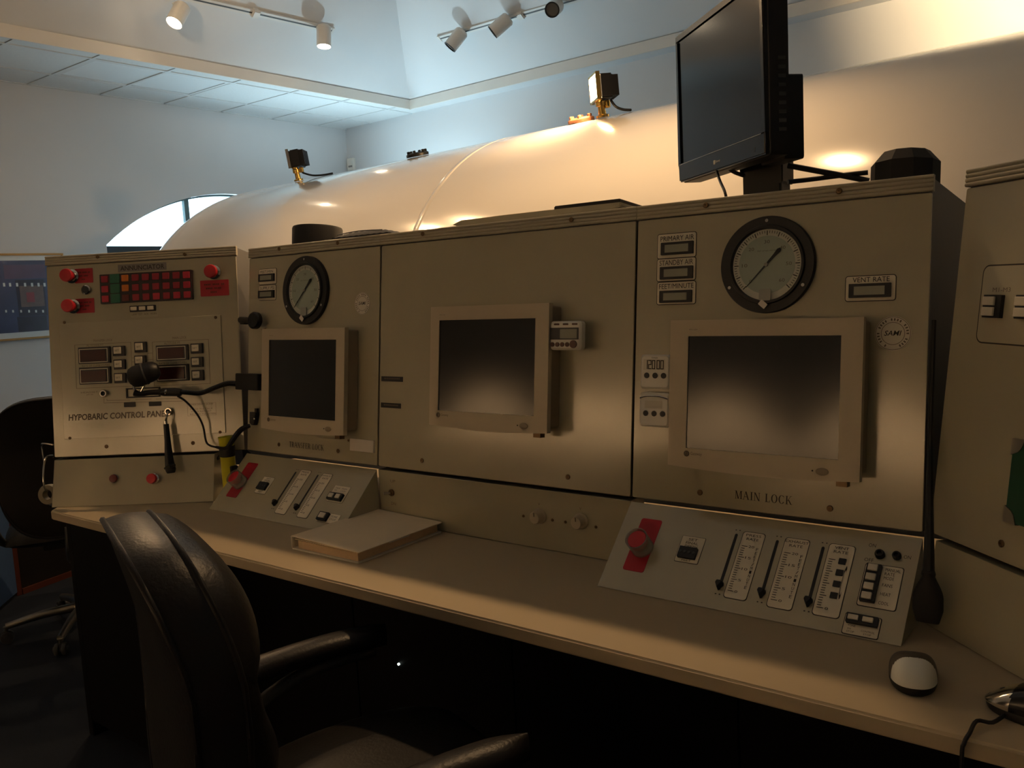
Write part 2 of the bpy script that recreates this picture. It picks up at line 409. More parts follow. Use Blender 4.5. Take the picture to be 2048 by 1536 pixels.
struct('wall_back', MB().prism([(XW, YW), (XR+.2, ybk(XR+.2)), (XR+.2, YW+.2), (XW, YW+.2)], lambda x, y: (x, y, 0), lambda x, y: (x, y, CZ+.3)), 'wall_paint', smooth=0)
struct('wall_front', MB().box((XW-.2, YF-.2, 0), (XR+.2, YF, CZ+.3)), 'wall_rear', smooth=0)
struct('trim_5', MB().box((XW+.016, YF, 0), (XR, YF+.02, 1.02)).box((XW+.016, YF, 1.02), (XR, YF+.035, 1.06)), 'dark_wood', smooth=0)  # unseen dark wainscot added so the glare on the panels fades lower down
struct('wall_right', MB().box((XR, YF, 0), (XR+.2, ybk(XR), CZ+.3)), 'wall_paint', smooth=0)

# raised ceiling tray with sloped sides
TP = onz(820, 217, CZ); LX = TP.x; TY = TP.y
TXR, TYF, RISE = 3.3, -1.7, 1.1
ty = lambda x: TY + SLK*(x-LX)
lo = [(LX, TY), (TXR, ty(TXR)), (TXR, TYF), (LX, TYF)]
dxl, dyb = RISE*.85/.7, RISE/.7
hi = [(LX+dxl, TY-dyb), (TXR-dxl, ty(TXR)-dyb), (TXR-dxl, TYF+1.0), (LX+dxl, TYF+1.0)]
LIP = .075
Z0 = CZ+LIP; Z1 = CZ+LIP+RISE
def slab(a, b, c, d, t=.06):
    P = [V(q) for q in (a, b, c, d)]; n = (P[1]-P[0]).cross(P[2]-P[0]).normalized()
    if n.z < 0: n = -n
    return MB().add(P+[q+n*t for q in P], [(0, 1, 2, 3), (7, 6, 5, 4), (0, 1, 5, 4), (1, 2, 6, 5), (2, 3, 7, 6), (3, 0, 4, 7)])
ceil = MB()
for i in range(4):
    j = (i+1) % 4
    s_ = slab((*lo[i], Z0), (*lo[j], Z0), (*hi[j], Z1), (*hi[i], Z1)); ceil.add(s_.v, s_.f)
ceil.add([(*q, Z1) for q in hi]+[(*q, Z1+.06) for q in hi], [(0, 1, 2, 3), (7, 6, 5, 4)])
struct('ceiling', ceil, 'vault_paint', smooth=0)
# flat gypsum margins of the ceiling (all sides but the tiled one)
flat = MB()
flat.prism([(LX, TY), (TXR, ty(TXR)), (TXR, ybk(TXR)), (LX, ybk(LX))], lambda x, y: (x, y, CZ), lambda x, y: (x, y, CZ+.05))
flat.box((TXR, YF, CZ), (XR, ybk(TXR), CZ+.05)); flat.box((LX, YF, CZ), (TXR, TYF, CZ+.05))
struct('ceiling_margin', flat, 'vault_paint', smooth=0)
# tray edge trims
def trimseg(name, a, b, inward):
    a = V((*a, 0)); b = V((*b, 0)); d = (b-a).normalized(); n = V(inward)*.018
    P = [a-n*.2, b-n*.2, b+n, a+n]
    mb = MB().prism([(q.x, q.y) for q in P], lambda x, y: (x, y, CZ-.012), lambda x, y: (x, y, Z0))
    return struct(name, mb, 'fascia', smooth=0)
trimseg('trim_1', lo[3], lo[0], (1, 0, 0)); trimseg('trim_2', lo[0], lo[1], (0, -1, 0))
trimseg('trim_3', lo[1], lo[2], (-1, 0, 0)); trimseg('trim_4', lo[2], lo[3], (0, 1, 0))
# tiled soffit along the left wall
sof = bpy.data.objects.new('ceiling_soffit', None); COL.objects.link(sof); sof.location = (XW, 0, CZ); tag(sof, kind='structure')
XM, XI = -5.918, -5.302
PIT = .5853; y_ = 1.7246
ylines = [y_+PIT*k for k in range(-11, 6)]
grid = MB(); gb = .012
for xx in (XM, XI): grid.box((xx-gb-XW, YF, -.002), (xx+gb-XW, YW, .02))
for yy in ylines:
    grid.box((.001, yy-gb, -.0015), (LX-XW-.004, yy+gb, .019))
grid.box((.001, YF, -.0015), (.02, YW, .018))
grid.obj('ceiling_grid', 'grid', sof, smooth=0)
edges = [YF]+ylines+[YW]
tm = {}
for a, b in zip(edges, edges[1:]):
    if b-a < .05: continue
    for nm, xa, xb in (('ceiling_tile', XW, XM), ('ceiling_tile', XM, XI), ('ceiling_tile', XI, LX-.004)):
        if nm and xa == XM and (abs(a-ylines[11]) < .01 or abs(a-ylines[12]) < .01): continue
        key = (round(xa, 3), round(b-a, 3))
        if key not in tm: tm[key] = MB().box((-(xb-xa)/2+gb, -(b-a)/2+gb, .004), ((xb-xa)/2-gb, (b-a)/2-gb, .018)).mesh('ceiling_tile', 'tile', smooth=0, bevel=.002, bseg=1)
        o = bpy.data.objects.new('ceiling_tile', tm[key]); COL.objects.link(o); o.parent = sof
        o.location = ((xa+xb)/2-XW, (a+b)/2, 0)
tr = empty('ceiling_troffer', 'flat switched-off troffer light panel set among the ceiling tiles', 'ceiling light', loc=((XM+XI)/2, ylines[11]+PIT, CZ))
MB().frame(-(XI-XM)/2+gb, (XI-XM)/2-gb, -PIT+gb, PIT-gb, .03, 0, 0).v
fm = MB(); hx, hy = (XI-XM)/2-gb, PIT-gb
for a in ((-hx, -hy, hx, -hy+.03), (-hx, hy-.03, hx, hy), (-hx, -hy+.03, -hx+.03, hy-.03), (hx-.03, -hy+.03, hx, hy-.03)):
    fm.box((a[0], a[1], .001), (a[2], a[3], .02))
fm.obj('troffer_frame', 'grid', tr, smooth=0)
MB().box((-hx+.03, -hy+.03, .006), (hx-.03, hy-.03, .016)).obj('diffuser', 'troffer', tr, smooth=0)
struct('ceiling_soffit_deck', MB().box((XW, YF, CZ+.022), (LX, YW, CZ+.06)), 'housing', smooth=0)
# baseboard
struct('baseboard_left', MB().box((XW, YF, 0), (XW+.015, YW, .1)), 'dark_wood', bevel=.003)

# ------------------------------------------------------------------ wall picture
q0 = onx(0, 507, XW+.02); q1 = onx(0, 683, XW+.02)
pz0, pz1 = q1.z, q0.z
pic = empty('framed_picture', 'gold-framed picture with white mat hanging on the left wall', 'picture', loc=(XW+.003, q0.y-.32, pz0))
pw, ph = .80, pz1-pz0
bd = .016
for lo_, hi_ in (((0, 0, 0), (.025, pw, bd)), ((0, 0, ph-bd), (.025, pw, ph)), ((0, 0, bd), (.025, bd, ph-bd)), ((0, pw-bd, bd), (.025, pw, ph-bd))):
    MB().box(lo_, hi_).obj('frame_bar', 'gold_frame', pic, bevel=.003)
MB().box((.004, bd, bd), (.012, pw-bd, ph-bd)).obj('mat_board', 'mat_board', pic, smooth=0)
mat('pic_blue', (.055, .06, .15), .6, noise=.4, nscale=9); mat('pic_dark', (.03, .02, .05), .6, noise=.5, nscale=14)
mat('pic_purple', (.12, .07, .15), .6, noise=.3, nscale=12); mat('pic_tan', (.18, .10, .09), .6, noise=.5, nscale=30); mat('pic_red', (.32, .05, .06), .6, noise=.4, nscale=30)
m_ = .055
ih0, ih1 = m_+.005, ph-m_
art = MB().box((.012, m_+.03, ih0), (.0135, pw-m_-.03, ih1)).obj('print', 'pic_blue', pic, smooth=0)
yo = q0.y-.32
def artb(l, t, r, b, m, d): 
    a = onx(l, t, XW+.016); c = onx(r, b, XW+.016)
    MB().box((.0136, a.y-(pic.location.y), c.z-pz0), (.0136+d, c.y-pic.location.y, a.z-pz0)).obj('print_area', m, art, smooth=0)
artb(6, 530, 92, 556, 'pic_purple', .0004); artb(30, 560, 95, 630, 'pic_dark', .0005); artb(38, 572, 90, 612, 'pic_tan', .0008)
artb(52, 585, 70, 604, 'pic_red', .0011); artb(34, 634, 96, 660, 'pic_dark', .0005)
for k, x in enumerate((8, 20, 34, 50, 64, 77, 89)): artb(x-2.5, 566, x+2.5, 573, 'mat_board', .0014)
for k, x in enumerate((12, 26, 42, 58, 72, 86)): artb(x-2, 620, x+2, 625, 'mat_board', .0014)
MB().box((.0155, bd, bd), (.0185, pw-bd, ph-bd)).obj('glass', 'glass_pane', pic, smooth=0)

# thermostat on the back wall
t0 = onplane(698, 318, (XW, YW, 0), (-SLK, 1, 0)); t1 = onplane(712, 340, (XW, YW, 0), (-SLK, 1, 0))
th = empty('wall_sensor', 'small white sensor box on the back wall near the corner', 'sensor', loc=(t0.x, ybk(t0.x), t1.z))
MB().rr(0, t1.x-t0.x, 0, t0.z-t1.z, .004, .035, .006, 3, .004).obj('casing', 'white_plastic', th)
MB().rr((t1.x-t0.x)*.2, (t1.x-t0.x)*.8, (t0.z-t1.z)*.25, (t0.z-t1.z)*.4, .035, .036, .002).obj('slot', 'grey_plate', th)

# ------------------------------------------------------------------ track lights
nl = V((0, 1, 0)).cross(V((.85, -1, .7))).normalized(); nr = V((1, SLK, 0)).cross(V((.85, -1, .7))).normalized()
if nl.z > 0: nl = -nl
if nr.z > 0: nr = -nr
PL = V((LX, TY, Z0))
def track(px, n, label, group, name='track_rail'):
    a, b = [onplane(*q, PL+n*.012, n) for q in px]
    d = (b-a).normalized(); s = n.cross(d).normalized()
    M = Matrix.Translation(a) @ Matrix((d, s, n)).transposed().to_4x4()
    o = empty(name, label, 'track rail', M, group)
    L = (b-a).length
    MB().box((0, -.026, -.010), (L, .026, .012)).obj('rail', 'track_white', o, bevel=.002)
    MB().box((0, -.006, .0125), (L, .006, .0135)).obj('slot', 'dark_grey', o, smooth=0)
    for x in (0, L): MB().box((x-.012, -.028, -.0105), (x+.012, .028, .0155)).obj('end_cap', 'track_white', o, bevel=.002)
    return o, a, b, n
def spot_head(base, aim, label, lit, group, rl=.058, ln=.168, energy=60, col=(1, .70, .40), size=60, n=V((0, 0, -1)), blend=.6):
    aim = V(aim).normalized(); base = V(base)
    z = n.normalized(); x = aim.cross(z).normalized(); y = z.cross(x)
    o = empty('spotlight', label, 'spotlight', Matrix.Translation(base), group)
    MB().box((-.035, -.02, -.006), (.035, .02, .006)).obj('adapter', 'track_white', o, bevel=.003).matrix_parent_inverse = Matrix()
    o.children[0].rotation_euler = Matrix((x, y, z)).transposed().to_euler()
    piv = z*.065
    MB().tube([z*.004, piv*.6, piv], [.010, .010, .012], 8, 2).obj('stem', 'track_white', o)
    c0 = piv-aim*ln*.35; c1 = piv+aim*ln*.65
    bd_ = MB().lathe([(.0, -.004), (rl*.75, -.004), (rl*.97, .010), (rl, .02), (rl, ln), (rl*.93, ln), (rl*.86, ln-.012), (0, ln-.012)], c0, aim, 28).obj('barrel', 'track_white', o)
    MB().lathe([(rl*.84, ln-.010), (rl*.84, ln-.004), (0, ln-.003)], c0, aim, 24).obj('lamp_face', 'lamp_on' if lit else 'lamp_off', o)
    if not lit: MB().lathe([(rl*.82, ln-.003), (rl*.99, ln+.001), (rl*.99, ln+.006), (rl*.82, ln+.006)], c0, aim, 24, closed=True).obj('rim', 'black', o)
    if lit:
        l = bpy.data.lights.new('spot_lamp', 'SPOT'); l.energy = energy; l.color = col; l.spot_size = math.radians(size); l.spot_blend = blend; l.shadow_soft_size = rl*.7
        s = bpy.data.objects.new('spot_lamp', l); COL.objects.link(s); s.parent = o
        s.matrix_parent_inverse = Matrix(); s.location = c0+aim*(ln+.012); s.rotation_euler = aim.to_track_quat('-Z', 'Y').to_euler()
    return o
tl, la, lb, _ = track(((285, -26), (664, 60)), nl, 'white lighting track on the sloped ceiling with two lit spotlights', 'ceiling lighting tracks')
tR, ra, rb, _ = track(((880, 76), (1260, -34)), nr, 'white lighting track on the sloped ceiling with three unlit spotlights', 'ceiling lighting tracks')
def ontrack(px, n): return onplane(*px, PL+n*.041, n)
fc = MB().box((-.03, -.03, -.02), (.03, .03, .035)).obj('power_feed', 'track_white', tl, bevel=.005); fc.location = (((onplane(505, 33, PL+nl*.012, nl)-la)).length, 0, 0)
fc = MB().box((-.03, -.03, -.02), (.03, .03, .03)).obj('power_feed', 'track_white', tR, bevel=.005); fc.location = (((onplane(1040, 26, PL+nr*.012, nr)-ra)).length, 0, 0)

# ================================================================== PRESSURE CHAMBER
TYAW, TZ, THX, THA, TR = -.088, 1.135, -4.127, .947, 1.0
tank = empty('pressure_chamber', 'huge glossy cream cylindrical pressure chamber with domed end behind the console', 'chamber', loc=(0, 1.95, 0), rz=TYAW)
TM = Matrix.Translation((0, 1.95, 0)) @ Matrix.Rotation(TYAW, 4, 'Z')
prof = []
for k in range(26):
    ph_ = math.pi/2*(1-k/25); prof.append((max(math.cos(ph_), 0)**.9*TR, THX-THA*math.sin(ph_)))
SEAMX = -1.72
body = prof+[(TR, SEAMX-.02)]
MB().lathe(body, (0, 0, TZ), (1, 0, 0), 128).obj('domed_end', 'tank', tank, smooth=30)
MB().lathe([(TR-.002, SEAMX-.02), (TR+.0012, SEAMX-.016), (TR+.0022, SEAMX), (TR+.0022, SEAMX+.016), (TR-.002, SEAMX+.02)], (0, 0, TZ), (1, 0, 0), 128).obj('weld_seam', 'tank_band', tank, smooth=50)
MB().lathe([(TR+.0015, SEAMX+.02), (TR+.0015, 3.2), (.6, 3.6), (0, 3.7)], (0, 0, TZ), (1, 0, 0), 128).obj('shell', 'tank', tank, smooth=30)
for x in (-3.6, -.8, 2.2):
    MB().prism([(-.75, 0), (.75, 0), (.8, TZ-.45), (-.8, TZ-.45)], lambda y, z: (x-.09, y, z+.001), lambda y, z: (x+.09, y, z+.001)).obj('saddle', 'housing', tank)
def tankpt(px, py, dz=0):
    """where the sight line grazes the chamber crown"""
    e = math.radians(11.8); yl = 1.95-math.sin(e)*TR
    d = ray(px, py); M = TM.inverted(); o = M @ CAM; dl = M.to_3x3() @ d
    t = ((-math.sin(e)*TR)-o.y)/dl.y
    return M @ (CAM+d*t)
def topz(y): return TZ+math.sqrt(TR*TR-y*y)
def floodlight(px, label, lit, aim, up=.095, cone=0):
    q = tankpt(*px); y = -.205; base = V((q.x, y, topz(y)+.001))
    o = empty('flood_lamp', label, 'flood lamp', TM @ Matrix.Translation(base))
    n = V((0, y, math.sqrt(TR*TR-y*y))).normalized(); aim = V(aim).normalized()
    MB().lathe([(.03, .002), (.03, .012), (.018, .016), (.016, .05), (.024, .052), (.024, .072), (.012, .076), (.012, .1)], (0, 0, 0), n, 14).obj('brass_mount', 'brass', o)
    c = n*up+V((0, 0, .04)); up_ = V((0, 0, 1)); sx = aim.cross(up_).normalized(); sz = sx.cross(aim).normalized()
    R = Matrix((sx, aim, sz)).transposed()
    def P(mb): mb.v = [tuple(R @ V(v)+c) for v in mb.v]; return mb
    P(MB().box((-.058, -.05, -.052), (.058, .012, .052))).obj('lamp_housing', 'black', o, bevel=.006)
    for k in range(6): P(MB().box((-.05+k*.019, -.075, -.045), (-.044+k*.019, -.05, .045))).obj('cooling_fin', 'black', o)
    for lo_, hi_ in (((-.066, .012, .05), (.066, .03, .06)), ((-.066, .012, -.06), (.066, .03, -.05)), ((-.066, .012, -.05), (-.056, .03, .05)), ((.056, .012, -.05), (.066, .03, .05))):
        P(MB().box(lo_, hi_)).obj('bezel', 'chrome' if not lit else 'brass', o)
    P(MB().box((-.056, .012, -.05), (.056, .022, .05))).obj('lens', 'flood_on' if lit else 'lamp_off', o)
    P(MB().lathe([(.010, 0), (.014, .004), (.014, .03), (.008, .034)], (.0, -.03, -.088), (0, 0, 1), 12)).obj('cable_gland', 'brass', o)
    if lit:
        l = bpy.data.lights.new('flood_bulb', 'AREA'); l.shape = 'RECTANGLE'; l.size = .11; l.size_y = .1; l.energy = lit; l.color = (1, .62, .30)
        if cone:
            l = bpy.data.lights.new('flood_bulb', 'SPOT'); l.energy = lit; l.color = (1, .72, .40); l.spot_size = math.radians(cone); l.spot_blend = 1; l.shadow_soft_size = .05
        s = bpy.data.objects.new('flood_bulb', l); COL.objects.link(s); s.parent = o; s.matrix_parent_inverse = Matrix()
        s.location = c+aim*.026; s.rotation_euler = aim.to_track_quat('-Z', 'Y').to_euler()
    return o, base, c
def crown_cable(name, pts, label):
    P = []
    for px, py, lift in pts:
        q = tankpt(px, py); P.append(V((q.x, -.205, max(q.z, topz(.205)+.006)+lift)))
    o = MB().tube(P, .006, 8).obj(name, 'black', None); o.matrix_world = TM; return tag(o, label, 'cable')
floodlight((598, 360), 'small unlit square flood lamp on the domed end of the chamber', 0, (-.75, -.6, -.12))
fl, fb_, fc_ = floodlight((1206, 235), 'glowing square flood lamp on top of the chamber, shining warm light', 18, (-.62, -.78, -.05), .09)
_gp = onplane(2090, -50, (XW, YW, 0), (-SLK, 1, 0)); _lp = TM @ V((tankpt(2170, 30).x, -.205, topz(.205)+.13))
floodlight((2170, 30), 'added lit flood lamp, out of view on the chamber, turned to the back wall', 1100, TM.to_3x3().inverted() @ (_gp-_lp), cone=46)  # lamp added out of view to make the glow on the back wall
crown_cable('lamp_cable', ((606, 352, .02), (625, 352, .004), (645, 350, .0), (665, 348, 0)), 'black cable trailing from the unlit flood lamp along the chamber')
crown_cable('lamp_cable', ((1222, 205, .01), (1232, 216, .006), (1246, 219, 0), (1262, 220, 0)), 'black cable trailing from the glowing flood lamp along the chamber')
def fitting(px, m, label):
    q = tankpt(*px); y = -.205; n = V((0, y, math.sqrt(TR*TR-y*y))).normalized()
    o = empty('chamber_fitting', label, 'fitting', TM @ Matrix.Translation((q.x, y, topz(y)+.002)))
    MB().lathe([(.062, 0), (.062, .014), (.05, .02), (.03, .022), (0, .022)], (0, 0, 0), n, 20).obj('flange', m, o)
    for k in range(6):
        a = k*math.pi/3; t = V((1, 0, 0)); b = n.cross(t)
        MB().lathe([(.008, .012), (.008, .03), (.005, .032)], (t*math.cos(a)+b*math.sin(a))*.048, n, 6).obj('bolt', m, o)
fitting((836, 316), 'black', 'small black bolted flange on the chamber crown near the weld seam'); fitting((1163, 244), 'rust', 'rusty bolted flange on the chamber crown beside the glowing lamp')

# ================================================================== CONSOLE
TILT, H, ZS, ZSH = .1155, .6413, .911, .0304
XT, XA, XB, YSL = -1.3944, -.7991, .5968, -.1537
ct, st_ = math.cos(TILT), math.sin(TILT)
def wing_up(ex): 
    nh = V((ex.y, -ex.x, 0)); return V((0, 0, ct))-nh*st_
EXM = V((1, 0, 0)); EXL = V((-1.403+1.929, .0+.353, 0)).normalized(); EXR = V((.745, -.667, 0)).normalized()
FT = Frame((XT, 0, ZS), EXM, wing_up(EXM)); FC = Frame((XA, 0, ZS), EXM, wing_up(EXM)); FM = Frame((0, 0, ZS), EXM, wing_up(EXM))
FA = Frame((-1.929, -.353, ZS), EXL, wing_up(EXL)); FR = Frame((.602, .010, ZS), EXR, wing_up(EXR))
WA, WT, WC, WM, WR = .634, XA-XT, -XA, XB, .8

def cabinet(name, label, F, w, depth=.42, front='panel', H=.6413):
    o = empty(name, label, 'control cabinet', F.M)
    MB().rr(.004, w-.004, .003, H-.003, -depth, -.007, .003).obj('housing', 'housing', o)
    MB().rr(.0028, w-.0028, .005, H-ZSH-.0022, -.004, 0, .003, 2, .0008).obj('front_panel', front, o)
    # ribbed strip along the top
    pr = [(-.010, H-ZSH+.0006)]
    n = 4; hh = ZSH/n
    for k in range(n):
        b = H-ZSH+k*hh
        for a in range(7):
            t = math.pi*a/6; pr.append((.001+.0022*math.sin(t), b+hh*(.06+.88*(1-math.cos(t))/2)))
    pr.append((-.010, H-.0002))
    MB().prism(pr, lambda oo, h: (.0005, -oo, h), lambda oo, h: (w-.0005, -oo, h)).obj('trim_strip', 'trim', o, smooth=40)
    return o
_screw = {}
def screw(root, F, px, r=.0052, o=.0, m='screw', name='screw'):
    x, h = F.p(*px)
    k = (r, m)
    if k not in _screw:
        mb = MB().lathe([(r, 0), (r, .0012), (r*.8, .0022), (r*.25, .0022), (r*.2, .0008), (0, .0008)], (0, 0, 0), (0, -1, 0), 12)
        _screw[k] = mb.mesh('screw', m)
    s = bpy.data.objects.new(name, _screw[k]); COL.objects.link(s); s.parent = root; s.location = (x, -o, h); return s
def plate(root, F, box, o0, o1, m, name, r=.002, ch=0):
    x0, x1, h0, h1 = F.rc(box); return MB().rr(x0, x1, h0, h1, o0, o1, r, 3, ch).obj(name, m, root)
def textbox(root, F, s, box, o=.0006, m='print', bold=0, name='lettering', shear=0, parent=None):
    x0, x1, h0, h1 = F.rc(box); return words(s, x0, x1, h0, h1, o, bold, shear).obj(name, m, parent or root, smooth=0)
def mushroom(root, F, px, r=.019, name='push_button', m='red', o=0, stem=.02, guard=False, d=None):
    """big push button: ring, stem, cap; px = where its cap centre is seen"""
    cap = o+stem+.008
    x, h = F.p(*px, cap); b = bpy.data.objects.new(name, None)
    ring = MB().lathe([(r*1.05, 0), (r*1.05, .006), (r*.8, .009), (r*.8, stem*.6), (0, stem*.6)], (0, 0, 0), (0, -1, 0), 24).obj(name, 'chrome', root)
    ring.location = (x, -o, h)
    MB().lathe([(r*.55, stem*.5), (r*.6, stem), (r*.98, stem+.001), (r, stem+.005), (r*.9, stem+.010), (0, stem+.0115)], (0, 0, 0), (0, -1, 0), 24).obj('button_cap', m, ring)
    if guard:
        MB().lathe([(r*1.12, .0), (r*1.12, stem+.014), (r*1.04, stem+.014), (r*1.04, 0)], (0, 0, 0), (0, -1, 0), 28, closed=True).obj('clear_guard', 'clear_plastic', ring)
    return ring
def rocker(root, F, box, n, m='black', cap='label', name='rocker_switch', o=0, vert=False, capw=None):
    x0, x1, h0, h1 = F.rc(box)
    b = MB().rr(x0, x1, h0, h1, o, o+.006, .0012).obj(name, m, root)
    for k in range(n):
        if vert: a0 = h0+(h1-h0)*(k+.14)/n; a1 = h0+(h1-h0)*(k+.86)/n; c = (x0+(x1-x0)*.12, x0+(x1-x0)*(.80 if capw is None else capw), a0, a1)
        else: a0 = x0+(x1-x0)*(k+.14)/n; a1 = x0+(x1-x0)*(k+.86)/n; c = (a0, a1, h0+(h1-h0)*.2, h0+(h1-h0)*.82)
        MB().rr(*c, o+.006, o+.010, .001, 2, .001).obj('button_cap', cap, b)
    return b
def gauge(root, F, c, rpx_x, needle_deg=50):
    x, h = F.p(*c); R = abs(F.p(c[0]+rpx_x, c[1])[0]-x)
    k = R/.109
    g = MB().lathe([(R, 0), (R, .008), (R*.985, .011), (R*.82, .011), (R*.80, .016), (R*.75, .016), (R*.735, .006), (0, .006)], (0, 0, 0), (0, -1, 0), 64).obj('gauge', 'black', root)
    g.location = (x, 0, h)
    disc(MB(), 0, 0, R*.73, .0065, .0075, 56).obj('scale_ring', 'dial_ring', g)
    disc(MB(), 0, 0, R*.595, .0075, .008, 56).obj('dial_face', 'dial', g)
    tk = MB()
    for i in range(61):
        a = math.radians(225-270*i/60); L = .055 if i % 5 else .095
        d = V((math.cos(a), 0, math.sin(a))); s = V((-d.z, 0, d.x))*R*(.006 if i % 5 else .01); p0 = d*R*(.70-L); p1 = d*R*.70
        tk.add([q+V((0, -.0079, 0)) for q in (p0-s, p1-s, p1+s, p0+s)], [(0, 1, 2, 3)])
    tk.obj('graduation', 'print', g, smooth=0)
    nm = MB()
    for i, s in enumerate(('0', '10', '20', '30', '40', '50', '60')):
        a = math.radians(225-270*i/6); cx, cz = R*.47*math.cos(a), R*.47*math.sin(a)
        words(s, cx-R*.03*len(s), cx+R*.03*len(s), cz-R*.035, cz+R*.035, .0083, mb=nm)
    words('FEET OF SEA WATER', -R*.2, R*.2, R*.27, R*.3, .0083, mb=nm)
    nm.obj('lettering', 'print_grey', g, smooth=0)
    a = math.radians(needle_deg); d = V((math.cos(a), 0, math.sin(a))); s = V((-d.z, 0, d.x))
    MB().prism([(-.62, .006), (-.1, .016), (.25, .03), (.38, .045), (.43, .02), (.43, -.02), (.38, -.045), (.25, -.03), (-.1, -.016), (-.62, -.006)],
               lambda u, w: d*u*R+s*w*R+V((0, -.0095, 0)), lambda u, w: d*u*R+s*w*R+V((0, -.0105, 0))).obj('needle', 'black', g)
    disc(MB(), 0, 0, R*.04, .008, .0125, 16).obj('hub', 'steel', g)
    for aa in (90, 210, 330):
        disc(MB(), R*.9*math.cos(math.radians(aa)), R*.9*math.sin(math.radians(aa)), R*.035, .011, .0128, 12).obj('screw', 'chrome', g)
    MB().rr(-R*.13, R*.12, -R*.74, -R*.5, .0105, .0125, R*.03, 3).obj('inspection_tag', 'tag_clear', g)
    tg = MB(); t2 = MB().rr(-R*.085, R*.085, -R*.06, R*.06, .017, .018, R*.01)
    ca, sa = math.cos(-.7), math.sin(-.7)
    tg.add([(v[0]*ca-v[2]*sa-R*.02, v[1], v[0]*sa+v[2]*ca-R*.82) for v in t2.v], t2.f); lab(tg.obj('paper_tag', 'tag_white', g), 'small white paper tag')
    disc(MB(), 0, 0, R*.735, .0145, .0155, 48).obj('glass', 'glass_pane', g, smooth=0)
    return g
def readout(root, F, box, lcd, s, tbox, name='digital_readout'):
    x0, x1, h0, h1 = F.rc(box)
    b = MB().rr(x0, x1, h0, h1, 0, .0012, .004).obj(name, 'label', root)
    MB().rr(x0-.0016, x1+.0016, h0-.0016, h1+.0016, 0, .0006, .0055).obj('border_line', 'print', b)
    a = F.rc(lcd); MB().rr(*a, .0012, .006, .001).obj('bezel', 'black', b)
    w = a[1]-a[0]; hh = a[3]-a[2]
    MB().rr(a[0]+w*.13, a[1]-w*.14, a[2]+hh*.18, a[3]-hh*.2, .006, .0066, .0005).obj('display', 'lcd', b)
    if s: textbox(root, F, s, tbox, .0019, 'print', parent=b)
    return b
def sticker(root, F, c, rx, s=True):
    x, h = F.p(*c); r = abs(F.p(c[0]+rx, c[1])[0]-x)
    b = disc(MB(), 0, 0, r, 0, .0008, 40).obj('round_sticker', 'sticker', root); b.location = (x, 0, h)
    rg = MB()
    for rr_ in (.97, .66):
        n = 48
        for k in range(n):
            a0, a1 = 2*math.pi*k/n, 2*math.pi*(k+1)/n
            rg.add([(math.cos(a)*r*q, -.0011, math.sin(a)*r*q) for a, q in ((a0, rr_), (a1, rr_), (a1, rr_-.03), (a0, rr_-.03))], [(0, 1, 2, 3)])
    for k in range(26):
        a = math.radians(-60+300*k/25); 
        if k % 5 == 4: continue
        rg.add([(math.cos(a+q)*r*w, -.0011, math.sin(a+q)*r*w) for q, w in ((-.05, .74), (.05, .74), (.05, .88), (-.05, .88))], [(0, 1, 2, 3)])
    rg.obj('seal_ring', 'print_grey', b, smooth=0)
    words('SAMI', -r*.48, r*.48, -r*.13, r*.17, .0013, bold=.012, shear=.25).obj('lettering', 'print', b, smooth=0)

# ---- main lock cabinet
mc = cabinet('main_lock_cabinet', 'beige main lock control cabinet with large round gauge and three left readouts', FM, WM)
for q in ((1414, 411), (1680, 383)): screw(mc, FM, q, .006, .005)
for q in ((1400, 985), (1660, 1017)): screw(mc, FM, q, .0062)
gauge(mc, FM, (1536, 530), 97, 47)
readout(mc, FM, (1316, 467, 1392, 515), (1324, 484, 1388, 509), 'PRIMARY AIR', (1322, 471, 1389, 481))
readout(mc, FM, (1315, 517, 1391, 561), (1322, 533, 1387, 558), 'STANDBY AIR', (1320, 519.5, 1387, 530))
readout(mc, FM, (1315, 564, 1391, 608), (1321, 581, 1385, 605), 'FEET/MINUTE', (1319, 567, 1388, 577))
readout(mc, FM, (1692, 552, 1791, 601), (1699, 567, 1783, 595), 'VENT RATE', (1706, 554, 1780, 564))
sticker(mc, FM, (1786, 667), 37)
x0, x1, h0, h1 = FM.rc((1470, 981, 1585, 1009)); xa_, ha_ = FM.p(1470, 991); xb_, hb_ = FM.p(1585, 999)
serif('MAIN LOCK', x0, x1, (ha_+hb_)/2-.0085, (ha_+hb_)/2+.0085).obj('lettering', 'print', mc, smooth=0)
# ---- centre cabinet
cc = cabinet('centre_cabinet', 'plain wide beige control cabinet between the two gauge cabinets', FC, WC)
for q in ((848, 468), (1145, 440)): screw(cc, FC, q, .006, .005)
for q in ((844, 921), (1136, 954)): screw(cc, FC, q, .0062)
for b, s in (((763, 753, 806, 763), 'SPO2 OUTPUT'), ((762, 806, 802, 816), 'PRESSURE')):
    x0, x1, h0, h1 = FC.rc(b)
    t = MB().rr(max(x0, .002), x1, h0, h1, 0, .0007, .0008).obj('label_tape', 'black', cc)
    n = int((x1-x0)/.004)
    mk = MB()
    for k in range(3, n-2): mk.box((x0+k*.004, -.0009, h0+.006), (x0+k*.004+.0022, -.0007, h0+.0095))
    mk.obj('embossing', 'print_grey', t, smooth=0)
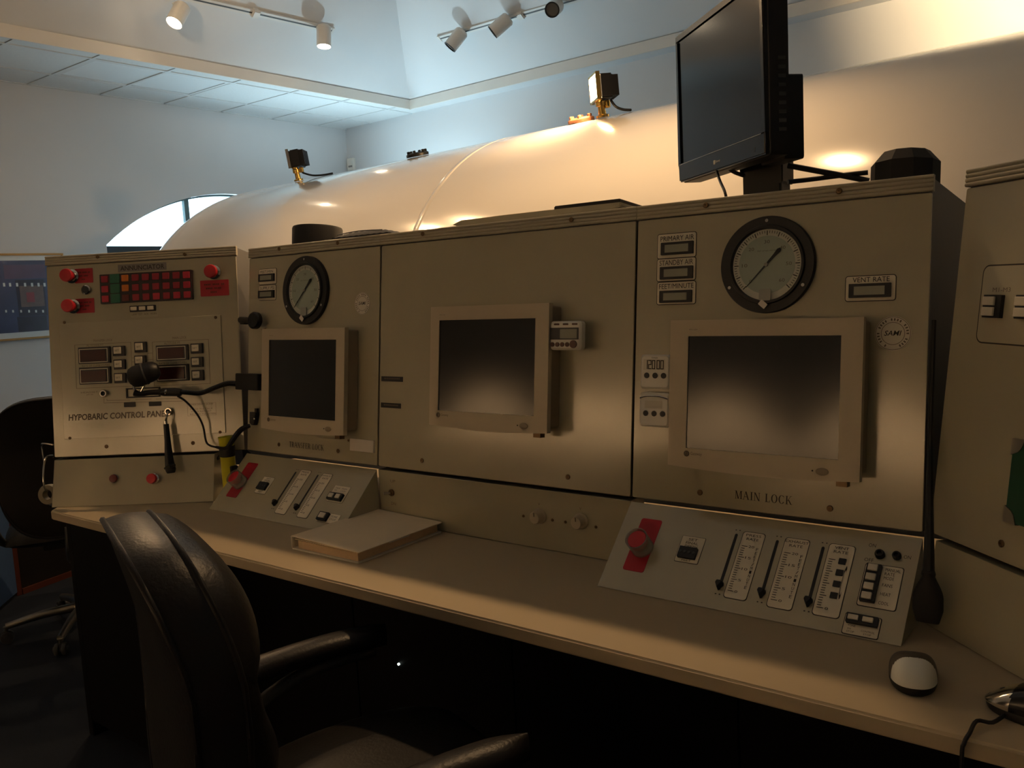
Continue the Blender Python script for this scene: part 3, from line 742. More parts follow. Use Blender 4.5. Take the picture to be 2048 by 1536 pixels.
# ---- transfer lock cabinet
tc_ = cabinet('transfer_lock_cabinet', 'beige transfer lock control cabinet with round gauge and two readouts', FT, WT)
for q in ((561, 498), (678, 486)): screw(tc_, FT, q, .006, .005)
for q in ((558, 889), (676, 902)): screw(tc_, FT, q, .0062)
screw(tc_, FT, (697, 881), .0035)
gauge(tc_, FT, (614, 581), 45.5, 47)
readout(tc_, FT, (519, 538, 553, 568), (519.5, 548, 550, 563), 'FEET/MIN', (522, 541, 547, 546))
readout(tc_, FT, (519, 571, 552, 600), (519, 581, 550, 596), 'SUPPLY PSI', (521, 573, 549, 579))
sticker(tc_, FT, (725, 607), 15.5)
x0, x1, h0, h1 = FT.rc((579, 884, 648, 900))
serif('TRANSFER LOCK', x0, x1, (h0+h1)/2-.0085, (h0+h1)/2+.0085).obj('lettering', 'print', tc_, smooth=0)
x0, x1, h0, h1 = FT.rc((703, 879, 750, 903))
lab(MB().rr(x0, x1, h0, h1, .0, .006, .001).obj('note_card', 'tag_white', tc_), 'blank pale card')
# ---- annunciator cabinet
ac = cabinet('annunciator_cabinet', 'angled beige annunciator cabinet with grid of coloured lamps and hypobaric control panel', FA, WA, H=.654)
for q in ((197, 514), (371, 509)): screw(ac, FA, q, .006, .005)
for q in ((213, 893), (386, 886)): screw(ac, FA, q, .0062)
def redplate(b): 
    o = plate(ac, FA, b, 0, .0012, 'red_plate', 'red_nameplate', .002); x0, x1, h0, h1 = FA.rc(b)
    mk = MB(); w = x1-x0; hh = h1-h0
    for r_, (a, c) in enumerate(((.14, .86), (.2, .8), (.36, .64))):
        n = int((c-a)*18)
        for k in range(n):
            if k % 5 != 4: mk.box((x0+w*(a+(c-a)*k/n), -.0015, h0+hh*(.68-.24*r_)), (x0+w*(a+(c-a)*(k+.7)/n), -.0012, h0+hh*(.78-.24*r_)))
    mk.obj('fine_print', 'dark_red', o, smooth=0)
redplate((150, 537, 186, 566)); redplate((152, 597, 189, 626)); redplate((401, 560, 458, 592))
mushroom(ac, FA, (131, 550), .0215, stem=.032, m='red'); mushroom(ac, FA, (134, 611), .0215, stem=.032, m='red'); mushroom(ac, FA, (420, 542), .0215, stem=.026)
x, h = FA.p(174, 580)
k_ = MB().lathe([(.0155, 0), (.0155, .008), (.012, .011), (0, .011)], (0, 0, 0), (0, -1, 0), 20).obj('key_switch', 'chrome', ac); k_.location = (x, 0, h)
disc(MB(), 0, 0, .0115, .0095, .0125, 16).obj('key_barrel', 'black', k_)
np_ = plate(ac, FA, (236, 527, 333, 542), 0, .001, 'grey_plate', 'nameplate', .001)
textbox(ac, FA, 'ANNUNCIATOR', (241, 530, 329, 539.5), .0014, 'print', .01, parent=np_)
# lamp grid
ga = FA.p(203, 547); gb_ = FA.p(387, 600); gx0, gx1 = FA.p(203, 577)[0], FA.p(386.5, 571)[0]; gh1 = FA.p(294, 545)[1]; gh0 = FA.p(294, 604)[1]
gr = MB().rr(gx0, gx1, gh0, gh1, 0, .009, .002).obj('annunciator_grid', 'annun_frame', ac)
cols = ['rgamrrrrx', 'xgarrrrrx', 'xgdrrxrxx']
cmap = {'r': 'cell_red', 'x': 'cell_red2', 'g': 'cell_green', 'a': 'cell_amber', 'm': 'cell_red', 'd': 'dark_red'}
cw, chh = (gx1-gx0)/9, (gh1-gh0)/3
for j in range(3):
    for i in range(9):
        g_ = cols[j][i]; f = .93 if g_ == 'g' else .66
        cx, cz = gx0+cw*(i+.5), gh1-chh*(j+.5)
        MB().rr(cx-cw*f/2, cx+cw*f/2, cz-chh*f/2, cz+chh*f/2, .009, .0115, .0015, 2, .0006).obj('lamp_cell', cmap[g_], gr)
lp = plate(ac, FA, (261, 609, 317, 634), 0, .001, 'panel_pale', 'switch_label', .001)
rocker(ac, FA, (261.5, 611, 312, 623), 3, o=.001)
textbox(ac, FA, 'LAMP TEST   ACK   HORN', (264, 626, 314, 630), .0014, 'print_grey', parent=lp)
# hypobaric sub panel
sx0, sx1 = FA.p(124, 760)[0], FA.p(447, 750)[0]; sh1 = FA.p(285, 638)[1]; sh0 = FA.p(290, 872)[1]
sp = MB().rr(sx0, sx1, sh0, sh1, 0, .003, .002, 3, .0008).obj('hypobaric_panel', 'panel_pale', ac)
for q in ((130, 645), (432, 635), (141, 876), (441, 864)): screw(ac, FA, q, .0048, .003).parent = sp
OS = .003
def lineframe(b):
    x0, x1, h0, h1 = FA.rc(b); MB().frame(x0, x1, h0, h1, .0011, OS, OS+.0004).obj('border_line', 'print_grey', sp, smooth=0)
lineframe((152, 687, 265, 775)); lineframe((307, 681, 420, 770))
def reddisp(b):
    x0, x1, h0, h1 = FA.rc(b); w = x1-x0; hh = h1-h0
    d_ = MB().rr(x0, x1, h0, h1, OS, OS+.007, .0015).obj('red_display', 'black', sp)
    MB().frame(x0+w*.03, x1-w*.07, h0+hh*.06, h1-hh*.1, .0022, OS+.007, OS+.0082).obj('bezel', 'label', d_, smooth=0)
    MB().rr(x0+w*.06, x1-w*.13, h0+hh*.14, h1-hh*.2, OS+.007, OS+.0078, .0005).obj('display', 'red_lcd', d_)
for b in ((160, 694, 223, 727), (162, 734, 224, 768), (315, 690, 378.5, 721), (316, 729, 379.5, 762)): reddisp(b)
for b in ((229, 692, 252, 712), (230.5, 719, 253, 739), (231.5, 746, 254, 766), (272, 684, 295, 705), (272, 711, 294, 731), (384, 687, 407.5, 707), (385, 714, 408, 734), (386, 740, 409, 761)):
    x0, x1, h0, h1 = FA.rc(b); k_ = MB().rr(x0, x1, h0, h1, OS, OS+.008, .001).obj('push_button', 'black', sp); w = x1-x0; hh = h1-h0
    MB().rr(x0+w*.1, x1-w*.28, h0+hh*.22, h1-hh*.12, OS+.008, OS+.011, .001, 2, .0008).obj('button_cap', 'label', k_)
    words('SET', x0+w*.22, x1-w*.42, h0+hh*.45, h1-hh*.38, OS+.0114).obj('lettering', 'print_grey', k_, smooth=0)
for s, b in (('TRANSFER LOCK', (187, 678.5, 226, 683)), ('MAIN LOCK', (346, 673, 374, 678)), ('ALTITUDE FT', (174, 688, 208, 692.5)), ('ALTITUDE FT', (329, 684, 361, 688.5)), ('RATE OF CLIMB FT/MIN', (165, 729, 220, 733)), ('RATE OF CLIMB FT/MIN', (319, 724, 374, 728)), ('HEADSET', (163, 783, 197, 786)), ('JACK', (174, 788, 188, 791))):
    textbox(ac, FA, s, b, OS+.0005, 'print_grey', parent=sp)
textbox(ac, FA, 'HYPOBARIC CONTROL PANEL', (138, 824.5, 338, 837.5), OS+.0005, 'print_grey', .03, parent=sp, shear=.1)
# bracket lines under the jack and small tapes
def lines(segs):
    mb = MB()
    for a, b in segs:
        p0 = FA.p(*a); p1 = FA.p(*b); d = (V(p1)-V(p0)); 
        n = V((-d.y, d.x)).normalized()*.0006
        mb.add([(q.x, -(OS+.0005), q.y) for q in (V(p0)-n, V(p1)-n, V(p1)+n, V(p0)+n)], [(0, 1, 2, 3)])
    mb.obj('bracket_lines', 'print_grey', sp, smooth=0)
lines([((209, 797), (209, 806)), ((209, 806), (367, 802)), ((215, 798), (215, 801)), ((215, 801), (262, 800)), ((272, 799), (304, 798)), ((313, 798), (367, 797)), ((265, 716), (273, 716)), ((265, 724), (273, 724)), ((296, 707), (307, 706)), ((296, 720), (307, 719))])
for b in ((249, 804, 272.5, 814), (299, 803, 324, 812)): plate(sp, FA, b, OS, OS+.0008, 'black', 'label_tape')
x0, x1, h0, h1 = FA.rc((254, 775, 322, 795)); MB().frame(x0, x1, h0, h1, .0045, OS, OS+.004).obj('switch_frame', 'black', sp, smooth=0)
x0, x1, h0, h1 = FA.rc((376, 806, 433, 831)); MB().frame(x0, x1, h0, h1, .0006, OS, OS+.0004).obj('border_line', 'print_grey', sp, smooth=0)
for s, b in (('EMERGENCY DUMP', (381, 807, 427, 810)), ('PRESS TO TALK', (381, 816, 427, 819)), ('FLOW RATE SET', (384, 821, 424, 824)), ('RELEASE TO LISTEN', (381, 826, 432, 829))): textbox(ac, FA, s, b, OS+.0005, 'print_grey', parent=sp)
for q, r in (((207, 787), .0125), ((337, 823), .013)):
    x, h = FA.p(*q, .012); j = MB().lathe([(r, OS), (r, .012), (r*.85, .016), (r*.6, .016), (r*.6, .008), (0, .008)], (0, 0, 0), (0, -1, 0), 20).obj('jack_socket', 'chrome', sp); j.location = (x, 0, h)
    disc(MB(), 0, 0, r*.58, .008, .0095, 16).obj('jack_hole', 'black', j)

# ---- right-hand wing cabinet
rc_ = cabinet('side_cabinet', 'angled beige cabinet with green plaque beside the main lock cabinet', FR, WR)
screw(rc_, FR, (2003, 1087), .0062)
x0, h1 = FR.p(1970, 533); xb_, h0 = FR.p(1957, 683)
lp = MB().rr((x0+xb_)/2-.002, .62, h0, h1, 0, .001, .012, 5).obj('switch_label', 'panel_pale', rc_)
fr_ = MB(); 
q = MB().rr((x0+xb_)/2-.0045, .6225, h0-.0025, h1+.0025, 0, .0005, .014, 5); q.obj('border_line', 'print', rc_)
for k in range(5):
    dx = k*.0707
    a = FR.rc((1974, 590, 2009, 636)); b = MB().rr(a[0]+dx, a[1]+dx, a[2], a[3], .001, .008, .001).obj('rocker_switch', 'black', rc_)
    w, hh = a[1]-a[0], a[3]-a[2]
    for f0, f1 in ((.08, .46), (.54, .92)): MB().rr(a[0]+dx+w*.02, a[0]+dx+w*.68, a[2]+hh*f0, a[2]+hh*f1, .008, .0115, .001, 2, .0008).obj('button_cap', 'sticker', b)
    t = FR.rc((1987, 575, 2023, 584)); words(('M1-M3', 'M4-M6', 'T1-T3', 'M7-M9', 'T4-T6')[k], t[0]+dx, t[1]+dx, t[2], t[3], .0014).obj('lettering', 'print_grey', lp, smooth=0)
    t = FR.rc((1968, 600, 1973, 604)); words('A', t[0]+dx, t[1]+dx, t[2], t[3], .0014).obj('lettering', 'print_grey', lp, smooth=0)
    t = FR.rc((1966, 622, 1973, 626)); words('ALL', t[0]+dx-.004, t[1]+dx, t[2], t[3], .0014).obj('lettering', 'print_grey', lp, smooth=0)
xg, hg1 = FR.p(2028, 878); xg2, hg0 = FR.p(2014, 1040)
gp = MB().rr(xg2+.002, xg2+.32, hg0, hg1, 0, .006, .002).obj('green_plaque', 'green_plaque', rc_)
for cx, cz in ((xg2+.002, hg0), (xg2+.002, hg1), (xg2+.32, hg0), (xg2+.32, hg1)):
    sx = 1 if cx < xg2+.1 else -1; sz = 1 if cz < (hg0+hg1)/2 else -1
    MB().prism([(cx-sx*.002, cz-sz*.002), (cx+sx*.024, cz-sz*.002), (cx+sx*.018, cz+sz*.012), (cx+sx*.012, cz+sz*.018), (cx-sx*.002, cz+sz*.024)], lambda a, b: (a, 0, b), lambda a, b: (a, -.008, b)).obj('corner_cap', 'steel', gp)

# ---- base boards under the cabinets
def baseboard(name, label, P0, P1, ex, w, thick=.06):
    """lower box: leaning front from P0 (desk) up to P1 (seam), flat bottom and back"""
    F = Frame(P0, ex, V(P1)-V(P0)); up = V(P1)-V(P0)
    o = empty(name, label, 'base panel', F.M); inv = F.M.inverted(); back = -V((F.en.x, F.en.y, 0)).normalized()
    P = [inv @ q for q in (V(P0)+V((0, 0, .001)), V(P1)-up.normalized()*.005, V(P1)-up.normalized()*.005+back*thick, V((P0[0], P0[1], P0[2]+.001))+back*(thick+V((up.x, up.y, 0)).length))]
    MB().prism([(q.y, q.z) for q in P], lambda y, z: (.0015, y, z), lambda y, z: (w-.0015, y, z)).obj('front_panel', 'panel', o, bevel=.0008, bseg=1)
    return o, F
nhL = V((EXL.y, -EXL.x, 0)); nhR = V((EXR.y, -EXR.x, 0))
A0 = V((-1.929, -.353, 0))
ab, FAB = baseboard('annunciator_button_box', 'beige base panel under the annunciator cabinet with two red buttons', A0+nhL*.043+V((0, 0, DZ)), A0+V((0, 0, ZS)), EXL, .535)
mushroom(ab, FAB, (226, 957), .0135, m='dark_red', stem=.004); mushroom(ab, FAB, (302, 957), .0165, stem=.016)
cb, FCB = baseboard('centre_knob_box', 'beige base panel under the centre cabinet with two cream knobs', (XA, 0, DZ), (XA, 0, ZS), EXM, WC)
R0 = V((.602, .010, 0))
rb_, FRB = baseboard('side_blank_box', 'beige base panel under the angled side cabinet', R0+nhR*.03+EXR*.02+V((0, 0, DZ)), R0+EXR*.02+V((0, 0, ZS)), EXR, WR-.02)
def knob(px, r=.019):
    x, h = FCB.p(*px, .015); k = MB().lathe([(r, 0), (r, .003), (r*.86, .006), (r*.8, .020), (r*.7, .023), (0, .023)], (0, 0, 0), (0, -1, 0), 24).obj('knob', 'beige_plastic', cb); k.location = (x, 0, h)
    MB().box((-.0012, -.0238, r*.2), (.0012, -.0228, r*.7)).obj('pointer', 'print_grey', k)
    mk = MB()
    words('V', -.003, .003, r*1.35, r*1.7, .0006, mb=mk); mk.obj('lettering', 'print_grey', k, smooth=0)
knob((1072, 1035)); knob((1155, 1045))
for q in ((1047, 1032), (1105, 1040), (1131, 1044), (1192, 1054)): screw(cb, FCB, q, .0035)
x, h = FCB.p(784, 985); tg = MB().lathe([(.0095, 0), (.0095, .004), (.006, .006), (.006, .009), (0, .009)], (0, 0, 0), (0, -1, 0), 12).obj('toggle_switch', 'screw', cb); tg.location = (x, 0, h)
MB().tube([(0, -.008, 0), (-.010, -.022, .001)], [.003, .0045], 8, 0).obj('lever', 'steel', tg)
for s, b in (('UP', (781, 959.5, 791, 965)), ('DN', (783, 1004, 792, 1010))): textbox(cb, FCB, s, b, .0006, 'print_grey')

# ---- sloped control boxes
def slope(name, label, x0, x1):
    zt = ZS-.005
    F = Frame((x0, YSL, DZ+.001), EXM, V((0, -YSL, zt-DZ))); o = empty(name, label, 'control box', F.M); L = V((0, -YSL, zt-DZ)).length; w = x1-x0
    inv = F.M.inverted()
    P = [inv @ V(q) for q in ((x0, YSL, DZ+.001), (x0, -.002, DZ+.001), (x0, -.002, zt))]
    MB().prism([(q.y, q.z) for q in P], lambda y, z: (.0012, y, z), lambda y, z: (w-.0012, y, z)).obj('housing', 'panel', o, bevel=.0004, bseg=1)
    return o, F
sm, FS = slope('main_control_box', 'sloped beige control box with three sliders below the main lock cabinet', 0, XB)
stx, FST = slope('transfer_control_box', 'sloped beige control box with two sliders below the transfer lock cabinet', XT+.002, XA)
def redstrip(root, F, c4, btn):
    P = [F.p(*q) for q in c4]; x0 = (P[0][0]+P[3][0])/2; x1 = (P[1][0]+P[2][0])/2; h1 = (P[0][1]+P[1][1])/2; h0 = (P[2][1]+P[3][1])/2
    MB().rr(x0, x1, h0, h1, 0, .0012, .005).obj('red_plate', 'red_plate', root)
    mushroom(root, F, btn, .0215, guard=True, stem=.026)
redstrip(sm, FS, ((1285, 1037), (1324, 1041), (1289, 1145), (1244, 1140)), (1274, 1079))
redstrip(stx, FST, ((495, 926), (517, 926), (474, 996), (453, 993)), (468, 954))
def quad(F, c4):
    P = [F.p(*q) for q in c4]
    return (P[0][0]+P[3][0])/2, (P[1][0]+P[2][0])/2, (P[2][1]+P[3][1])/2, (P[0][1]+P[1][1])/2
def setlabel(root, F, c4, d4):
    a = quad(F, c4); d = quad(F, d4)
    b = MB().rr(*a, 0, .0012, .002).obj('depth_label', 'label', root); MB().rr(a[0]-.0012, a[1]+.0012, a[2]-.0012, a[3]+.0012, 0, .0006, .003).obj('border_line', 'print', b)
    MB().rr(*d, .0012, .008, .001).obj('thumbwheel', 'black', b)
    n = 4; w = (d[1]-d[0])/n
    for k in range(n): disc(MB(), d[0]+w*(k+.5), (d[2]+d[3])/2, w*.32, .008, .0092, 10).obj('wheel', 'dark_grey', b)
    hh = a[3]-a[2]; w = a[1]-a[0]; mk = MB(); t0 = d[3]; sp_ = (a[3]-.002-t0)/3
    for i, s in enumerate(('SET', 'FINAL', 'DEPTH')): words(s, a[0]+w*(.3-.07*(i > 0)), a[1]-w*(.3-.07*(i > 0)), a[3]-.002-sp_*(i+.9), a[3]-.002-sp_*(i+.2), .0018, mb=mk)
    words('FEET', a[0]+w*.3, a[1]-w*.3, a[2]+.0022, d[2]-.0016, .0018, mb=mk); mk.obj('lettering', 'print', b, smooth=0)
setlabel(sm, FS, ((1367, 1071), (1412, 1079), (1394, 1129), (1349, 1121)), ((1363, 1095), (1398, 1100), (1390, 1121), (1355, 1116)))
setlabel(stx, FST, ((529, 953), (549, 957), (530, 989), (510, 985)), ((523, 965), (539, 968), (531, 982), (514, 979)))
def slider(root, F, top, bot, c4, title, nums, words_v, holes=0):
    (xt, ht), (xb, hb) = F.p(*top), F.p(*bot); xm = (xt+xb)/2
    s = MB().rr(xm-.0028, xm+.0028, hb, ht, 0, .0012, .0028, 4).obj('slider', 'black', root)
    MB().prism([(-.008, 0), (0, -.013), (.008, 0), (.006, .007), (-.006, .007)], lambda a, b: (xm+a, 0-.001, hb+.010+b), lambda a, b: (xm+a*.8, -.014, hb+.010+b*.8)).obj('slider_knob', 'black', s, bevel=.0012, bseg=1)
    mk = MB()
    for hh in (ht+.0085, hb-.0085):
        for dx in (-.005, .003): mk.box((xm+dx, -.0006, hh-.001), (xm+dx+.0028, 0, hh+.001))
    mk.obj('end_marks', 'print', s, smooth=0)
    a = quad(F, c4); b = MB().rr(*a, 0, .0012, .006, 4).obj('scale_plate', 'label', root)
    e = .0014; q_ = MB().rr(a[0]-e, a[1]+e, a[2]-e, a[3]+e, 0, .0006, .0065, 4).obj('border_line', 'print', b)
    w = a[1]-a[0]; hh = a[3]-a[2]; tk = MB(); n = (len(nums)-1)*5
    z0 = a[2]+hh*.10; z1 = a[3]-hh*.22
    for i in range(n+1):
        z = z0+(z1-z0)*i/n; L = .16 if i % 5 else .26
        tk.box((a[0]+w*.1, -.0016, z-.0006), (a[0]+w*(.1+L), -.0012, z+.0006))
    tk.obj('graduation', 'print', b, smooth=0)
    mk = MB()
    for i, s_ in enumerate(nums):
        if not s_: continue
        z = z0+(z1-z0)*i/(len(nums)-1); words(s_, a[0]+w*.42, a[0]+w*(.42+.13*len(s_)), z-.0026, z+.0026, .0016, mb=mk)
    for i, s_ in enumerate(title): words(s_, a[0]+w*(.5-.07*len(s_)), a[0]+w*(.5+.07*len(s_)), a[3]-hh*(.065+.06*i), a[3]-hh*(.027+.06*i), .0016, mb=mk)
    if words_v: vwords(words_v, a[0]+w*.84, z0+hh*.05, z1, w*.1, .0016, mb=mk)
    mk.obj('lettering', 'print', b, smooth=0)
    for i in range(holes):
        z = z0+(z1-z0)*(.98-.235*i); MB().rr(a[0]+w*.5, a[0]+w*.78, z-.006, z+.006, .0012, .003, .0008).obj('indicator_window', 'black', b)
slider(sm, FS, (1474, 1068), (1437, 1180), ((1488, 1063), (1530, 1070), (1492, 1203), (1448, 1193)), ('PRESS', 'RATE'), ('0', '5', '10', '15', '20'), 'FEET/MINUTE')
slider(sm, FS, (1557, 1081), (1520, 1196), ((1572, 1075), (1621, 1083), (1581, 1222), (1534, 1212)), ('EXHAUST', 'RATE'), ('0', '5', '10', '15', '20'), 'FEET/MINUTE')
slider(sm, FS, (1648, 1094), (1614, 1214), ((1660, 1087), (1711, 1095), (1677, 1238), (1625, 1228)), ('VENT', 'RATE'), ('0', '', '', '', ''), 'C', 4)
slider(stx, FST, (593, 944), (548, 1012), ((603, 939), (623, 943), (570, 1029), (550, 1026)), ('PRESS', 'RATE'), ('0', '5', '10', '15', '20'), '')
slider(stx, FST, (637, 950), (592, 1021), ((646, 947), (666, 950), (614, 1037), (594, 1034)), ('EXHAUST', 'RATE'), ('0', '5', '10', '15', '20'), '')
for q, r in (((1759, 1107), .0088), ((1793, 1110), .0078)):
    x, h = FS.p(*q, .006); k_ = MB().lathe([(r, 0), (r, .006), (r*.8, .010), (r*.5, .010), (r*.45, .004), (0, .004)], (0, 0, 0), (0, -1, 0), 16).obj('jack_knob', 'black', sm); k_.location = (x, 0, h)
for s, c in (('DRIVER', (1784, 1078, 36, 8)), ('ON', (1745, 1091, 15, 8)), ('OFF', (1738, 1120, 19, 8)), ('ON', (1815, 1115, 15, 8))):
    x, h = FS.p(c[0], c[1]); w = abs(FS.p(c[0]+c[2], c[1])[0]-x)/2; words(s, x-w, x+w, h-.0036, h+.0036, .0006).obj('lettering', 'print', sm, smooth=0)
a = quad(FS, ((1733, 1127), (1808, 1138), (1790, 1222), (1714, 1210)))
b = MB().rr(*a, 0, .0012, .004).obj('mode_plate', 'label', sm); MB().rr(a[0]-.0015, a[1]+.0015, a[2]-.0015, a[3]+.0015, 0, .0006, .0045).obj('border_line', 'print', b)
w, hh = a[1]-a[0], a[3]-a[2]
rk = MB().rr(a[0]+w*.05, a[0]+w*.45, a[2]+hh*.08, a[3]-hh*.03, .0012, .009, .001).obj('rocker_bank', 'black', b)
for k in range(4):
    z0 = a[2]+hh*(.115+.225*k); MB().rr(a[0]+w*.10, a[0]+w*.37, z0, z0+hh*.155, .009, .0125, .001, 2, .001).obj('button_cap', 'sticker', b)
mk = MB()
for s, f in (('MANUAL', .92), ('RATE', .82), ('MODE', .72), ('FANS', .55), ('HEAT', .34), ('COOL', .13)):
    words(s, a[0]+w*.54, a[0]+w*(.54+.068*len(s)), a[2]+hh*(f-.045), a[2]+hh*(f+.03), .0016, mb=mk)
mk.obj('lettering', 'print', b, smooth=0)
a = quad(FS, ((1694, 1225), (1764, 1240), (1751, 1287), (1682, 1270))); a = (a[0], a[1], max(a[2], .004), a[3])
b = MB().rr(*a, 0, .0012, .003).obj('comms_plate', 'label', sm); MB().rr(a[0]-.0015, a[1]+.0015, a[2]-.0015, a[3]+.0015, 0, .0006, .0035).obj('border_line', 'print', b)
w, hh = a[1]-a[0], a[3]-a[2]
MB().rr(a[0]+w*.05, a[1]-w*.05, a[2]+hh*.5, a[3]-hh*.04, .0012, .009, .001).obj('rocker_bank', 'black', b)
for k in range(2): MB().rr(a[0]+w*(.11+.42*k), a[0]+w*(.41+.42*k), a[2]+hh*.62, a[3]-hh*.14, .009, .0125, .001, 2, .001).obj('button_cap', 'sticker', b)
mk = MB()
for s, fx, fz in (('TONE', .12, .36), ('ON', .12, .21), ('STOP', .12, .07), ('CONTROL', .52, .2), ('STOP', .6, .06)): words(s, a[0]+w*fx, a[0]+w*(fx+.055*len(s)), a[2]+hh*fz, a[2]+hh*(fz+.09), .0016, mb=mk)
mk.obj('lettering', 'print', b, smooth=0)
def twinswitch(c4, n, frac, name):
    a = quad(FST, c4); b = MB().rr(*a, 0, .0012, .002).obj(name, 'label', stx); MB().rr(a[0]-.001, a[1]+.001, a[2]-.001, a[3]+.001, 0, .0006, .003).obj('border_line', 'print_grey', b); w, hh = a[1]-a[0], a[3]-a[2]
    fx1, fh1 = frac
    MB().rr(a[0]+w*.03, a[0]+w*fx1, a[2]+hh*.06, a[2]+hh*fh1, .0012, .009, .001).obj('rocker_bank', 'black', b)
    for k in range(n):
        c0 = a[0]+w*(.03+(fx1-.03)*(k+.18)/n); c1 = a[0]+w*(.03+(fx1-.03)*(k+.82)/n); MB().rr(c0, c1, a[2]+hh*(.06+.2*fh1), a[2]+hh*fh1*.85, .009, .0125, .001, 2, .001).obj('button_cap', 'sticker', b)
    return b, a, w, hh
b, a, w, hh = twinswitch(((673, 970), (702, 976), (684, 1006), (652, 1002)), 2, (.92, .48), 'lock_plate')
mk = MB()
for s, fx, fz in (('TALK', .1, .8), ('TO', .1, .66), ('MAIN', .52, .8), ('LOCK', .52, .66)): words(s, a[0]+w*fx, a[0]+w*(fx+.08*len(s)), a[2]+hh*fz, a[2]+hh*(fz+.08), .0016, mb=mk)
mk.obj('lettering', 'print_grey', b, smooth=0)
b, a, w, hh = twinswitch(((642, 1024), (682, 1031), (672, 1049), (634, 1042)), 1, (.5, .95), 'tone_plate')
mk = MB()
for s, fz in (('TONE', .62), ('STOP', .3)): words(s, a[0]+w*.58, a[0]+w*.9, a[2]+hh*fz, a[2]+hh*(fz+.2), .0016, mb=mk)
mk.obj('lettering', 'print_grey', b, smooth=0)

# ---- desk
YD = -.409
DP = [(-1.868, YD), (-1.905, -.368), (-2.15, -.02), (-1.80, .5), (.55, .5), (1.2, -.02), (1.75, -.55), (1.42, -.88), (.98, YD)]
dk = empty('console_desk', 'long beige console worktop with rounded front edge', 'desk', loc=(-.5, YD, DZ-.029))
off = V((-.5, YD))
MB().prism([(x-off.x, y-off.y) for x, y in DP][::-1], lambda x, y: (x, y, 0), lambda x, y: (x, y, .029)).obj('worktop', 'desk', dk, bevel=.004, bseg=3)
# ---- carcass below the desk
uc = empty('desk_carcass', 'black base cabinet under the console worktop', 'cabinet', loc=(-.5, 0, 0))
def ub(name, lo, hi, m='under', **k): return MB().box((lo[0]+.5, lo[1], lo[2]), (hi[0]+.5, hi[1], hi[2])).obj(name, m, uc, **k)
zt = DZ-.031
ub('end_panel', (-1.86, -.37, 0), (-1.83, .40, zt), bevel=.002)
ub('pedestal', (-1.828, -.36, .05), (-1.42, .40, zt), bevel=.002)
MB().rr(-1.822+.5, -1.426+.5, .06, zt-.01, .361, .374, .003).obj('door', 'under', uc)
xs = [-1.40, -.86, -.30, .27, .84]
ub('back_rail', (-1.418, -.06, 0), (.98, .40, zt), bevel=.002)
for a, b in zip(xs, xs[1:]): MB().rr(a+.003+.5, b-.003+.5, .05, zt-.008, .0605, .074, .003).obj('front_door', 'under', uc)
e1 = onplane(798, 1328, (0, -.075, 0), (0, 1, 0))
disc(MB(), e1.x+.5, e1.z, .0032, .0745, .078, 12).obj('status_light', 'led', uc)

# ================================================================== THINGS ON THE CONSOLE
def panel_monitor(F, scr, bez, label, group='beige panel monitors'):
    """flat-panel monitor fixed to a cabinet face; scr / bez = pixel corners TL,TR,BR,BL"""
    o_ = .055
    def q4(c4):
        P = [F.p(*q, o_) for q in c4]
        return (P[0][0]+P[3][0])/2, (P[1][0]+P[2][0])/2, (P[2][1]+P[3][1])/2, (P[0][1]+P[1][1])/2
    s = q4(scr); b = q4(bez); cx = (b[0]+b[1])/2
    r = empty('panel_monitor', label, 'monitor', F.M @ Matrix.Translation((cx, -.001, b[2])), group)
    S = (s[0]-cx, s[1]-cx, s[2]-b[2], s[3]-b[2]); B = (b[0]-cx, b[1]-cx, 0, b[3]-b[2])
    MB().rr(B[0]+.004, B[1]-.004, B[2]+.012, B[3]-.004, .0, .042, .006, 3, .002).obj('housing', 'beige_dark', r)
    fb = MB(); e = .0035
    # front bezel as four bars around the screen, chin slightly bowed
    nseg = 12
    fb.solid(lambda u, v: (B[0]+(B[1]-B[0])*u, -.054, (B[2]-.007*math.sin(math.pi*u))*(1-v)+(S[2])*v), lambda u, v: (B[0]+(B[1]-B[0])*u, -.040, (B[2]-.007*math.sin(math.pi*u))*(1-v)+(S[2])*v), nseg, 1)
    fb.box((B[0], -.054, S[3]), (B[1], -.040, B[3])); fb.box((B[0], -.054, S[2]), (S[0], -.040, S[3])); fb.box((S[1], -.054, S[2]), (B[1], -.040, S[3]))
    fb.obj('bezel', 'beige_plastic', r)
    MB().rr(S[0], S[1], S[2], S[3], .040, .0515, .0008).obj('screen', 'screen', r)
    w = B[1]-B[0]
    pb = MB().lathe([(.0095, .0), (.0095, .0018), (.008, .0028), (0, .003)], (0, 0, 0), (0, -1, 0), 18).obj('power_button', 'beige_dark', r)
    pb.location = (S[1]-.028, -.054, S[2]*.36); pb.scale = (1.25, 1, .75)
    disc(MB(), S[1]-.046, S[2]*.37, .0016, .054, .055, 8).obj('power_led', 'print', r)
    lg = MB().lathe([(.0062, 0), (.0062, .0006), (.0040, .0006), (.0040, 0)], (S[0]+.002, -.054, S[2]*.70), (0, -1, 0), 16)
    lg.box((S[0]+.001, -.0547, S[2]*.70-.004), (S[0]+.003, -.054, S[2]*.70+.004))
    words('Gateway', S[0]+.011, S[0]+.036, S[2]*.70-.0042, S[2]*.70+.0042, .0546, mb=lg); lg.obj('logo', 'print_grey', r, smooth=0)
    words('FPD1530', S[0]+.002, S[0]+.020, S[3]+.012, S[3]+.0145, .0546).obj('lettering', 'print_grey', r, smooth=0)
    MB().box((B[1]-.044, -.046, -.012), (B[1]-.024, -.028, .004)).obj('bracket_foot', 'screw', r)
    return r
